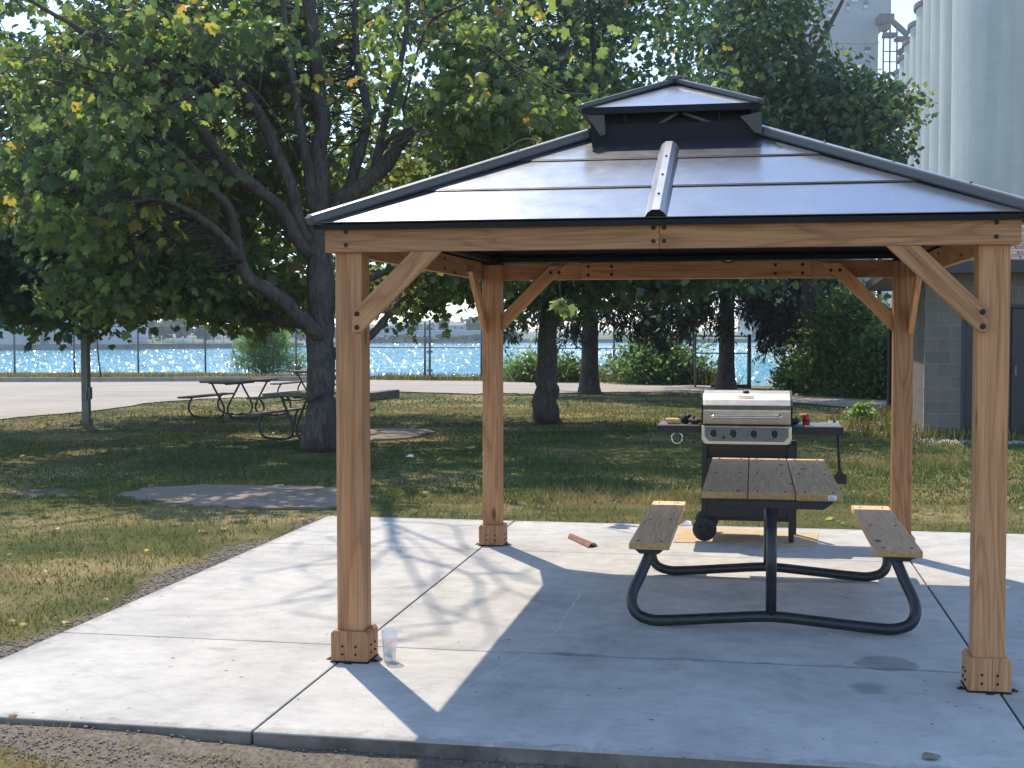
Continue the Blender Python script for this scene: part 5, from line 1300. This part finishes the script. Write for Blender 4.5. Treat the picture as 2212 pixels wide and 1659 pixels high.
def open_views(cl):
    """gaps the photograph shows: sky holes, the river under the boughs, the main forks"""
    v = cl-C0; z = v@fw; x = 1106+F*(v@rt)/z; y = 829.5-F*(v@up)/z
    bad = (((x-75)/75)**2+((y-45)/55)**2 < 1) | (((x-10)/50)**2+((y-265)/55)**2 < 1) | (((x-385)/26)**2+((y-655)/24)**2 < 1)
    bad |= (y > 668+45*np.sin(x/70.)*.6) & (x < 660) | (y > 640) & (x > 720) & (x < 870) | (y > 725)
    bad |= (((x-935)/48)**2+((y-125)/45)**2 < 1) | (((x-1240)/70)**2+((y-75)/60)**2 < 1) | (((x-1440)/45)**2+((y-110)/60)**2 < 1)
    fork = (x > 560) & (x < 800) & (y > 230) & (y < 560) & (z < 18.6)
    limb = (z < 18.3) & (rng.random(len(z)) < .75) & ((abs(x-(640-(540-y)*.55)) < 34) & (y > 130) & (y < 560) | (abs(y-(600-(600-x)*1.25)) < 60) & (x > 430) & (x < 640) & (y > 360))
    right = (z < 20.6) & (x > 700) & (x < 960) & (y > 60) & (y < 420) & (rng.random(len(z)) < .8)
    stems = (z < 19.2) & (x > 590) & (x < 800) & (y < 240) & (rng.random(len(z)) < .6)
    return ~(bad | fork | limb | right | stems)
tree('big_maple', 'big spreading maple with several grey limbs, its trunk just left of the gazebo', 'tree', None, (T1[0], T1[1], -.05), trunk1+bare_tops(), ell1, 3100, 14, .135, MAPLE_TPL, M['maple'], .24, filt=open_views, extra=hang, droop=.55)

T2 = gp(1178, 908, -.1); d2 = 23.9
tr2 = [([tuple(T2), dp(1178, 860, d2), dp(1180, 780, d2), dp(1187, 690, d2), dp(1192, 600, d2), dp(1200, 480, d2), dp(1204, 330, d2), dp(1210, 150, d2+.3), dp(1230, 0, d2+.6), dp(1240, -200, d2+.5)], .225, .06, 4), ([tuple(T2), dp(1178, 893, d2), dp(1178, 850, d2)], .285, .222, 3)]
for (xa, ya, xb, yb, xc, yc, dd) in ((1195, 520, 1270, 430, 1380, 330, -1.5), (1200, 430, 1120, 330, 1030, 250, 1.5), (1205, 300, 1290, 180, 1340, 60, 1.2), (1290, 240, 1285, 130, 1270, 0, .5), (1210, 200, 1140, 80, 1090, -80, -1), (1192, 610, 1110, 600, 1010, 640, -.5), (1192, 600, 1290, 590, 1400, 640, -1.2), (1205, 330, 1330, 260, 1480, 200, 1.5), (1205, 400, 1320, 380, 1450, 400, -2.2)):
    tr2.append(([dp(xa, ya, d2), dp(xb, yb, d2+dd*.5), dp(xc, yc, d2+dd)], .085, .02, 5))
ell2 = []
for x, y, d, rx, ry, rd, w in ((1180, 330, 24, 230, 180, 2.6, 1.2), (1300, 180, 25, 240, 140, 2.4, 1.0), (1050, 200, 25.5, 200, 180, 2.2, .9), (1250, 560, 23.6, 190, 90, 2.4, 1.1), (1080, 560, 24.6, 130, 90, 1.6, .8), (1420, 540, 22.5, 160, 80, 1.8, .8), (1200, -60, 24.5, 360, 190, 3.4, 2.2), (1450, 300, 24, 170, 130, 2.0, .6), (930, 60, 26, 230, 200, 2, .8), (1600, 520, 22.6, 130, 60, 1.6, .4)):
    c = dp(x, y, d); k = d/F; ell2.append((c[0], c[1], c[2], rx*k, rd, ry*k, w))
def open2(cl):
    v = cl-C0; z = v@fw; x = 1106+F*(v@rt)/z; y = 829.5-F*(v@up)/z
    return ~((y > 660) & (x < 1080) | (y > 690) | (((x-935)/48)**2+((y-125)/45)**2 < 1) | (((x-1240)/60)**2+((y-75)/55)**2 < 1) | (((x-1440)/45)**2+((y-110)/60)**2 < 1) | (((x-1690)/22)**2+((y-20)/26)**2 < 1))
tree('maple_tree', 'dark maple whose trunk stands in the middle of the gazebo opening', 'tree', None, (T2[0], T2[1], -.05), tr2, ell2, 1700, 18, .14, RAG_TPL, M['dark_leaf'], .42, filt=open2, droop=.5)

# maple at the left edge: trunk outside the frame, boughs hanging into it
c6 = lat(-10.6, 22.5)
tr6 = [([(*c6, -.1), (*c6, 1.2), (c6[0]+.1, c6[1], 2.6), (c6[0]+.2, c6[1]+.1, 5), (c6[0]+.1, c6[1], 8.5)], .22, .06, 4)]
for i in range(9):
    a = i*.7; tr6.append(([(c6[0]+.15, c6[1], 2.2+.5*i), (c6[0]+1.6*math.cos(a)+1.0, c6[1]+1.4*math.sin(a), 3.0+.5*i), (c6[0]+3.4*math.cos(a)+1.8, c6[1]+2.8*math.sin(a), 3.4+.5*i)], .075, .02, 4))
ell6 = []
for x, y, d, rx, ry, rd, w in ((30, 540, 21.5, 190, 150, 1.8, 1.3), (170, 600, 22.3, 180, 90, 1.8, 1.2), (320, 560, 23.5, 150, 80, 1.4, .7), (60, 330, 23, 260, 170, 2.2, 1.1), (250, 350, 24.5, 220, 180, 1.8, .9), (-150, 400, 22, 300, 260, 3, 1.2), (100, 100, 24.5, 380, 160, 2.4, .9), (-100, -120, 23, 360, 130, 2.5, .3)):
    c = dp(x, y, d); k = d/F; ell6.append((c[0], c[1], c[2], rx*k, rd, ry*k, w))
def open6(cl):
    v = cl-C0; z = v@fw; x = 1106+F*(v@rt)/z; y = 829.5-F*(v@up)/z
    return ~((y > 700+18*np.sin(x/33.)) | (y > 672) & (x > 285) | (((x-75)/75)**2+((y-45)/55)**2 < 1) | (((x-10)/50)**2+((y-265)/55)**2 < 1) | (((x-385)/24)**2+((y-655)/22)**2 < 1))
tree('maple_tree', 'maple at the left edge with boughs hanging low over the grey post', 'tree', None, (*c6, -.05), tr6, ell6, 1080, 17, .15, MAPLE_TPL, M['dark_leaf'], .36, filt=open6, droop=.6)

# right-hand maple against the silos
T5 = gp(1752, 852, -.1); d5 = 34.0
tr5 = [([tuple(T5), dp(1754, 780, d5), dp(1750, 690, d5), dp(1745, 520, d5), dp(1740, 330, d5), dp(1732, 120, d5), dp(1725, -100, d5)], .27, .07, 5)]
for (xa, ya, xb, yb, xc, yc, dd) in ((1745, 520, 1830, 400, 1930, 320, -1.5), (1740, 330, 1830, 230, 1960, 190, 1), (1740, 300, 1650, 180, 1560, 90, -1), (1735, 150, 1800, 40, 1850, -60, .5), (1748, 600, 1650, 500, 1560, 470, -1.5), (1740, 400, 1840, 330, 1950, 300, .3), (1732, 120, 1660, 20, 1600, -80, .8)):
    tr5.append(([dp(xa, ya, d5), dp(xb, yb, d5+dd*.5), dp(xc, yc, d5+dd)], .10, .02, 5))
ell5 = []
for x, y, d, rx, ry, rd, w in ((1700, 90, 33.5, 170, 130, 2.4, 1.3), (1630, 250, 33, 160, 150, 2.6, 1.1), (1790, 250, 33, 150, 90, 2.2, 1.1), (1880, 210, 33.5, 95, 48, 1.2, .55), (1800, 340, 32.6, 140, 60, 1.8, .7), (1895, 320, 33, 70, 22, .8, .16), (1750, 490, 33.5, 180, 150, 2.4, 1.2), (1600, 480, 33, 130, 130, 2.0, .8), (1690, -110, 34, 230, 130, 3.0, 1.0), (1560, 60, 35, 150, 120, 2, .6), (1800, 60, 34, 62, 70, 1.4, .35)):
    c = dp(x, y, d); k = d/F; ell5.append((c[0], c[1], c[2], rx*k, rd, ry*k, w))
def open5(cl):
    v = cl-C0; z = v@fw; x = 1106+F*(v@rt)/z; y = 829.5-F*(v@up)/z
    shr = (((cl[:, 0]+TX*(cl[:, 2]-2)-2.7)/2.7)**2+((cl[:, 1]-TY*(cl[:, 2]-2)-25.5)/2.3)**2 < 1) & (rng.random(len(z)) < .85)
    return ~(shr | (y > 700) | (x > 1962) | (x > 1925) & ((y < 165) | (y > 235)) | (y > 345) & (x > 1900) & (y < 480) | (x > 1742) & (y < 120) | (x > 1790) & (y < 118+.40*(x-1790)) | (((x-1690)/14)**2+((y-300)/10)**2 < 1))
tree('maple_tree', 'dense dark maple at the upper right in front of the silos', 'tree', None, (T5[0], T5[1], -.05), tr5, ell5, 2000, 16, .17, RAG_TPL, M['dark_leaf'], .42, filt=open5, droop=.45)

# back row filling the gaps behind the big maple
for (x, d, lab, elist, nc) in ((560, 27, None, None, 0),):
    pass
T8 = lat(ll(692, 27.5), 27.5)
tr8 = [([(*T8, -.1), (T8[0], T8[1], 3), (T8[0]+.1, T8[1], 6), (T8[0], T8[1], 11)], .18, .05, 4)]
for i in range(8):
    a = i*.9; tr8.append(([(T8[0], T8[1], 3.2+.6*i), (T8[0]+1.6*math.cos(a), T8[1]+1.2*math.sin(a), 4.2+.6*i), (T8[0]+3.2*math.cos(a), T8[1]+2.2*math.sin(a), 4.8+.6*i)], .07, .02, 4))
ell8 = []
for x, y, d, rx, ry, rd, w in ((620, 380, 27, 260, 200, 2.2, 1.2), (420, 480, 26.5, 240, 130, 2, 1), (820, 420, 27, 220, 150, 2, 1), (720, 160, 27.5, 330, 170, 2.2, .9), (300, 220, 27, 300, 160, 2.0, .9), (560, 600, 26, 200, 60, 1.6, .5)):
    c = dp(x, y, d); k = d/F; ell8.append((c[0], c[1], c[2], rx*k, rd, ry*k, w))
def open8(cl):
    v = cl-C0; z = v@fw; x = 1106+F*(v@rt)/z; y = 829.5-F*(v@up)/z
    return ~((y > 655) | (((x-75)/75)**2+((y-45)/55)**2 < 1) | (((x-385)/24)**2+((y-655)/22)**2 < 1) | (((x-935)/48)**2+((y-125)/45)**2 < 1))
tree('maple_tree', 'maple directly behind the big one, its trunk hidden by it', 'tree', None, (*T8, -.05), tr8, ell8, 620, 17, .17, RAG_TPL, M['maple'], .45, filt=open8, droop=.5)

# spruces with drooping sprays
def spruce(base, px, d, h, rmax, label, z0=1.3, n=1000):
    root = thing('spruce_tree', (base[0], base[1], -.05), label, 'tree'); mw = WM[root.name]
    tb = MB(); tb.tube(curve([(base[0], base[1], -.1), (base[0], base[1], .25), (base[0]+.02, base[1], 2), (base[0], base[1], h*.5), (base[0]+.05, base[1], h)], 5), [.25*max(.06, 1-q[2]/h)**.85 for q in curve([(base[0], base[1], -.1), (base[0], base[1], .25), (base[0]+.02, base[1], 2), (base[0], base[1], h*.5), (base[0]+.05, base[1], h)], 5)], 10)
    tb.tube([(base[0], base[1], -.1), (base[0], base[1], .12), (base[0], base[1], .4), (base[0], base[1], .9)], [.36, .30, .262, .228], 12, False)
    pos, dv = [], []
    rr = np.random.default_rng(int(px))
    nb = int(h*9)
    for i in range(nb):
        z = z0+1.0+(h-z0-1.2)*(i/nb)**1.05; r = rmax*(1-(z/h)**1.3)+.25; a = i*2.39996+rr.normal(0, .3); r *= rr.uniform(.75, 1.1)
        tip = np.array([base[0]+r*math.cos(a), base[1]+r*math.sin(a), z-.32*r]); st = np.array([base[0], base[1], z]); mid = (st+tip)/2+np.array([0, 0, .06*r])
        br_ = curve([st, mid, tip], 5); tb.tube(br_, list(np.linspace(.035, .008, len(br_))), 5, False)
        k = int(10+20*r)
        for q in range(k):
            t = rr.uniform(.15, 1)**.8; j = min(int(t*(len(br_)-1)), len(br_)-2); p = br_[j]+(br_[j+1]-br_[j])*(t*(len(br_)-1)-j)
            ln = rr.uniform(.25, .75)*(.5+.4*r/rmax)
            sd_ = np.array([-math.sin(a), math.cos(a), 0])*rr.normal(0, .32)
            m_ = max(4, int(ln*26))
            for u in range(m_):
                f = u/m_; c = p+sd_*f+np.array([0, 0, -ln*f])+rr.normal(0, .02, 3); pos.append(c); dv.append(sd_*.4+np.array([rr.normal(0, .5), rr.normal(0, .5), -.9]))
    pos = np.array(pos); dv = norm(np.array(dv)); gx_, gy_ = pos[:, 0]+TX*pos[:, 2], pos[:, 1]-TY*pos[:, 2]
    ok = (pos[:, 2] > z0-.1) & ~((((pos[:, 0]+TX*(pos[:, 2]-2)-2.7)/2.6)**2+((pos[:, 1]-TY*(pos[:, 2]-2)-25.5)/2.2)**2 < 1) & (rr.random(len(pos)) > .1)) & ~(lit_zone(gx_, gy_) & (rr.random(len(pos)) > .3)); pos, dv = pos[ok], dv[ok]; n_ = len(pos)
    nr_ = norm(rr.normal(size=(n_, 3))); tint = np.clip(rr.normal(.4, .22, n_), 0, 1)
    V, T, ti = leaf_arrays(pos, nr_, dv, .13+.10*rr.random(n_), LONG*np.array([2.2, 1, 1]), LONG_T, tint)
    tb.build('trunk', M['bark'], root, mw, True); np_mesh('crown', V, T, M['needle'], root, mw, ti)
spruce(gp(1273, 850, -.05), 1273, 34, 14.0, 2.6, 'spruce with drooping sprays, trunk just right of the middle maple', 1.25)
spruce(gp(1568, 843, -.05), 1568, 36.6, 15.0, 2.9, 'spruce with drooping sprays whose trunk rises behind the grill', 1.35)
spruce(gp(1735, 845, -.05), 1735, 35.5, 9.0, 1.5, 'narrow spruce at the left side of the big river shrub', .75)

# ------------------------------------------------------------------ bushes
def bush(name, label, x, y, px_w, px_h, m, tpl, size, nc, per, stems=8, upright=.6, cr=.22, tb_=0.0):
    b = gp(x, y, -.03); d = (b-C0)@fw; k = d/F; w, h = px_w*k/2, px_h*k
    root = thing(name, (b[0], b[1], -.03), label, 'bush'); mw = WM[root.name]
    sm = MB(); cl = []
    rr = np.random.default_rng(int(x))
    for i in range(nc):
        a = rr.uniform(0, 6.283); f = rr.random()**.6; z = rr.random()**.85
        wd = w*(.45+.75*math.sin(math.pi*min(1, .18+z*.82))**.8)*(1 if upright < .8 else .9)
        cl.append((b[0]+wd*f*math.cos(a)*1.0, b[1]+wd*f*math.sin(a)*.8, -.03+.06+z*h*(1-.28*f*f)*rr.uniform(.86, 1.02)))
    cl = np.array(cl)
    for i in range(stems):
        c = cl[rr.integers(len(cl))]; sm.tube([(b[0]+rr.normal(0, w*.15), b[1]+rr.normal(0, w*.12), -.08), (b[0]*.5+c[0]*.5+rr.normal(0, .05), b[1]*.5+c[1]*.5, c[2]*.55), tuple(c)], [.02, .014, .006], 5)
    n = nc*per; cid = np.repeat(np.arange(nc), per); off = rr.normal(size=(n, 3))*cr; pos = cl[cid]+off; pos[:, 2] = np.maximum(pos[:, 2], .0)
    nrm = norm(np.stack([rr.normal(0, .7, n), rr.normal(0, .7, n), np.full(n, .6)], 1))
    dv = norm(np.stack([off[:, 0]*2+rr.normal(0, .35, n), off[:, 1]*2+rr.normal(0, .35, n), rr.normal(upright, .4, n)], 1))
    tint = np.clip(rr.random(nc)[cid]*.6+rr.normal(.1, .15, n)+tb_, 0, 1)
    V, T, ti = leaf_arrays(pos, nrm, dv, size*(.6+.7*rr.random(n)), *tpl, tint)
    sm.build('stems', M['bark'], root, mw, True); np_mesh('foliage', V, T, m, root, mw, ti)
bush('willow_bush', 'rounded willow bush at the river edge left of the big maple', 572, 808, 108, 116, M['willow'], LONG_TPL, .26, 300, 22, 22, .7, .17)
bush('willow_bush', 'small thin willow sprigs between the rounded willow and the maple trunk', 640, 809, 60, 50, M['willow'], LONG_TPL, .2, 40, 14, 14, .9, .14)
bush('verge_bush', 'yellow-green bush left of the middle maple trunk by the fence', 1150, 824, 120, 48, M['willow'], OVAL_TPL, .16, 150, 16, 10, .7, .18, .2)
bush('verge_bush', 'low bush between the middle maple and the first spruce', 1225, 826, 100, 44, M['shrub'], OVAL_TPL, .15, 130, 16, 10, .7, .18)
bush('verge_bush', 'broad dark bush by the fence between the two spruce trunks', 1420, 829, 190, 90, M['shrub'], OVAL_TPL, .17, 330, 20, 16, .7, .22)
bush('verge_bush', 'pale bush at the water gap left of the tall shrub', 1730, 850, 105, 70, M['willow'], OVAL_TPL, .14, 190, 18, 12, .7, .16)
bush('tall_shrub', 'tall full shrub beside the shed, reaching the gazebo beam', 1838, 856, 200, 240, M['shrub'], OVAL_TPL, .15, 620, 17, 26, .6, .20, .15)
bush('tall_shrub', 'shrub half hidden behind the far right gazebo post', 1915, 862, 130, 150, M['shrub'], OVAL_TPL, .15, 330, 22, 14, .6, .2)
bush('weed_clump', 'bright green weeds beyond the right grill shelf', 1862, 915, 46, 26, M['willow'], OVAL_TPL, .10, 50, 12, 8, .8, .07, .3)

# ------------------------------------------------------------------ far bank
shore = [gp(x, y, -1.6)[:2] for x, y in ((-900, 766), (-300, 761), (0, 757.5), (330, 754.5), (640, 751), (720, 747), (760, 741), (900, 740.2), (1150, 740), (1500, 740), (1760, 740), (2600, 739.5))]
fb = MB(); top = [(p[0], p[1], -.75) for p in shore]; n = len(shore)
far = [(shore[-1][0]+900, 1500, -.7), (shore[0][0]-900, 1500, -.7)]
fb.add(top+far, [tuple(range(n+2))]); tag(fb.build('far_bank', M['far_land']), 'grassy far bank of the river', None, None, 'structure')
sw = MB(); sw.add([(p[0], p[1], -2.5) for p in shore]+[(p[0], p[1], -.70) for p in shore], [(i, i+1, n+i+1, n+i) for i in range(n-1)])
tag(sw.build('seawall', M['seawall']), 'dark seawall along the far bank', None, None, 'structure')
def fp_(x, y, d): return dp(x, y, d)
def fbox(name, x0, x1, y0, y1, d, dep, m, parent):
    a = Matrix(((r0[0], math.sin(YAW), 0, CX), (r0[1], math.cos(YAW), 0, CY), (0, 0, 1, 0), (0, 0, 0, 1)))
    return MB().box((ll(x0, d), d, zz(y1, d)), (ll(x1, d), d+dep, zz(y0, d)), a).build(name, m, parent)
def fthing(name, x, d, label, cat, group=None): return thing(name, (*lat(ll(x, d), d), -.7), label, cat, group)
wh = fthing('warehouse', 140, 226, 'long pale panel-walled warehouse across the river at the left', 'warehouse')
for i, (x0, x1) in enumerate(((-60, 75), (75.6, 118), (118.6, 176), (176.6, 236), (236.6, 272))): fbox('wall_panel', x0, x1, 640, 748.5, 226, 14, M['pale_wall'] if i % 2 == 0 else M['house'], wh)
fbox('roof', -64, 276, 632, 639.8, 225, 16, M['house_roof'], wh)
for x0, x1 in ((88, 104), (190, 206)): fbox('door', x0, x1, 715, 748, 225.8, .15, M['house_roof'], wh)
ff_ = fthing('railing_fence', 430, 218, 'pale fence on the far promenade right of the warehouse', 'fence')
for i in range(17): fbox('fence_post', 285+i*22, 286.2+i*22, 728, 748, 218, .1, M['galv'], ff_)
for y in (729, 738): fbox('rail', 285, 640, y, y+1, 218.2, .08, M['galv'], ff_)
for x0, x1, y0, y1, lab in ((296, 376, 742, 748, 'long low red-brown barrier on the far promenade beside the warehouse'), (384, 456, 741, 747, 'low red-brown barrier in the middle of the far promenade'), (580, 606, 742, 746, 'short red-brown barrier at the right of the far promenade'), (616, 655, 741, 746, 'red-brown barrier just left of the maple trunk across the river')):
    t_ = fthing('low_barrier', (x0+x1)/2, 214, lab, 'barrier'); fbox('planter_wall', x0, x1, y0, y1, 214, .6, M['rust'], t_)
    for i in range(int((x1-x0)/9)): fbox('support_leg', x0+2+i*9, x0+3.5+i*9, y1, y1+1.5, 214.1, .3, M['shed_trim'], t_)
for i, (x, w) in enumerate(((380, 50), (470, 16), (492, 16), (514, 16), (536, 16))):
    t_ = fthing('park_bench' if i else 'trailer', x, 240, 'white trailer parked across the river behind the barriers' if not i else ['pale bench on the far promenade, first right of the white trailer', 'pale bench on the far promenade, second right of the white trailer', 'pale bench on the far promenade, third right of the white trailer', 'pale bench on the far promenade, nearest the willow'][i-1], 'trailer' if not i else 'bench')
    if not i:
        fbox('trailer_body', x-25, x+25, 731, 741, 240, 3, M['white'], t_); fbox('wheel', x-12, x-7, 741, 744, 239.9, .4, M['rubber'], t_); fbox('wheel', x+5, x+10, 741, 744, 239.9, .4, M['rubber'], t_)
    else:
        fbox('seat', x-w/2, x+w/2, 740, 741.5, 240, 1, M['white'], t_); fbox('backrest', x-w/2, x+w/2, 736, 739.5, 241, .1, M['white'], t_)
        for q in (-.4, .4): fbox('leg', x+q*w, x+q*w+1.2, 741.5, 745, 240.2, .5, M['house_roof'], t_)
for x, w, lab in ((652, 30, 'white motor boat moored across the river left of the maple trunk'), (1085, 22, 'small white boat moored across the river right of the near post')):
    d = 232 if x < 700 else 322; t_ = fthing('motor_boat', x, d, lab, 'boat'); yb = 751 if x < 700 else 741
    b = MB(); hull = [(x-w/2, yb-5), (x+w/2+3, yb-6), (x+w/2-2, yb), (x-w/2+2, yb)]
    vs = []
    for dd in (0, 2.4):
        for q in hull: vs.append(hpt(q[0], q[1], d-6+dd))
    b.add(vs, [(0, 1, 2, 3), (4, 5, 6, 7), (0, 1, 5, 4), (1, 2, 6, 5), (2, 3, 7, 6), (3, 0, 4, 7)]); b.build('hull', M['white'], t_)
    fbox('cabin', x-w*.2, x+w*.2, yb-11, yb-6, d-5.4, 1.4, M['white'], t_); fbox('windscreen', x-w*.18, x+w*.18, yb-10, yb-8, d-5.45, .04, M['glass_dark'], t_)
houses = [(800, 330, 34, 702, 722, 'white gabled house across the river, farthest left of the far houses'), (862, 340, 46, 698, 724, 'grey house with pale roof across the river, second of the far houses'), (925, 335, 40, 694, 722, 'pale tall house across the river behind the fence gate post'), (985, 340, 44, 697, 724, 'bluish house across the river left of the far left gazebo post'), (450, 330, 26, 712, 730, 'small pale house among the far trees left of the willow'), (655, 330, 24, 705, 733, 'pale block house across the river beside the maple trunk')]
for x, d, w, y0, y1, lab in houses:
    t_ = fthing('house', x, d, lab, 'house'); fbox('wall', x-w/2, x+w/2, y0+6, y1+8, d, 8, M['house'] if int(x) % 2 else M['pale_wall'], t_)
    b = MB(); A_ = [hpt(x-w/2-1, y0+6, d-.4), hpt(x+w/2+1, y0+6, d-.4), hpt(x+w/2+1, y0+6, d+8.4), hpt(x-w/2-1, y0+6, d+8.4), hpt(x-w/2+3, y0-2, d+4), hpt(x+w/2-3, y0-2, d+4)]
    b.add(A_, [(0, 1, 5, 4), (1, 2, 5), (2, 3, 4, 5), (3, 0, 4)]); b.build('roof', M['house_roof'], t_)
    for i in range(3):
        for j in range(2): fbox('window', x-w/2+3+i*w/3, x-w/2+7+i*w/3, y0+9+j*7, y0+13+j*7, d-.08, .06, M['glass_dark'], t_)
rw_ = fthing('retaining_wall', 900, 322, 'long pale wall along the far bank below the houses', 'wall'); fbox('wall_face', 735, 1075, 715, 724, 322, 1, M['pale_wall'], rw_); fbox('coping', 733, 1077, 713, 714.8, 321.7, 1.6, M['white'], rw_)
def far_tree(x, yb, wpx, hpx, d, label):
    b = fp_(x, yb, d); k = d/F; w, h = wpx*k/2, hpx*k; root = thing('far_tree', (b[0], b[1], b[2]), label, 'tree', 'trees on the far bank'); mw = WM[root.name]
    MB().tube([(b[0], b[1], b[2]-.6), (b[0], b[1], b[2]+h*.5)], [w*.09, w*.05], 6).build('trunk', M['bark'], root, mw)
    rr = np.random.default_rng(int(x*7+hpx)); n = 420; u_ = norm(rr.normal(size=(n, 3)))*(rr.random(n)**.4)[:, None]
    lob = norm(rr.normal(size=(7, 3)))*.45; ci = rr.integers(0, 7, n)
    pos = np.array([b[0], b[1], b[2]+h*.56])+(lob[ci]+u_*.6)*np.array([w, w, h*.46])
    V, T, ti = leaf_arrays(pos, norm(rr.normal(size=(n, 3))+np.array([0, 0, .7])), norm(rr.normal(size=(n, 3))), h*.17*(.6+.8*rr.random(n)), RAG, RAG_T, np.clip(rr.normal(.45, .25, n), 0, 1))
    np_mesh('crown', V, T, M['far_leaf'], root, mw, ti)
fts = [(300, 740, 70, 60), (345, 742, 64, 52), (400, 741, 70, 62), (445, 738, 52, 44), (500, 737, 60, 40), (545, 737, 64, 46), (600, 737, 70, 48), (650, 738, 60, 42), (700, 738, 60, 50), (770, 730, 60, 38), (830, 728, 44, 28), (890, 728, 54, 36), (955, 728, 50, 42), (1020, 730, 70, 46), (1085, 732, 60, 44)]
for i, (x, yb, w, h) in enumerate(fts): far_tree(x, yb, w*1.15, h, 300 if x < 720 else 345, 'hazy green tree on the far bank')
for i, x in enumerate(range(745, 1110, 26)):
    far_tree(x, 737.5, 34, 11+3*(i % 3), 318, 'low rounded bush at the far waterline')

# small steep wave faces that catch the sun
def ripples(n):
    px = rng.uniform(-300, 2500, n); py_ = rng.uniform(741, 836, n); d = fw[None]+rt[None]*((px-1106)/F)[:, None]-up[None]*((py_-829.5)/F)[:, None]
    P = C0+d*((-1.57-CZ)/d[:, 2])[:, None]; x, y = P[:, 0], P[:, 1]
    ok = in_river(x, y) & (seg_dist(x, y) > 4) & (np.hypot(x, y) < 330); x, y, dd = x[ok], y[ok], np.hypot(x-CX, y-CY)[ok]; k = len(x)
    to = np.stack([CX-x, CY-y], 1); to /= np.linalg.norm(to, axis=1, keepdims=True)
    sl = to*.34+rng.normal(0, .24, (k, 2)); nr = norm(np.stack([sl[:, 0], sl[:, 1], np.ones(k)], 1))
    u = norm(np.cross(nr, np.stack([to[:, 0], to[:, 1], np.zeros(k)], 1))); v = np.cross(nr, u)
    a = (.00055*dd*(.4+1.1*rng.random(k)))[:, None]; b = (.00042*dd*(.4+rng.random(k)))[:, None]; p = np.stack([x, y, np.full(k, -1.57)], 1)
    V = np.stack([p-u*a, p-v*b*.8, p+u*a, p+v*b], 1).reshape(-1, 3); q = np.arange(k)*4
    return V, np.concatenate([np.stack([q, q+1, q+2], 1), np.stack([q, q+2, q+3], 1)])
V, T = ripples(105000); tag(np_mesh('water_ripples', V, T, M['ripple']), 'sun-catching ripples on the river', None, None, 'stuff')

# ------------------------------------------------------------------ thin summer haze
m, nt, out = mat('summer_haze'); pvn = N(nt, 'ShaderNodeVolumePrincipled'); pvn.inputs['Density'].default_value = .0006
pvn.inputs['Color'].default_value = (.86, .93, 1.0, 1); pvn.inputs['Anisotropy'].default_value = .6; L(nt, pvn.outputs[0], out.inputs['Volume'])
hz = MB().box((-1510, -420, -4.6), (1510, 1510, 82)).build('haze', m); tag(hz, 'thin bluish summer haze over the river', None, None, 'stuff')
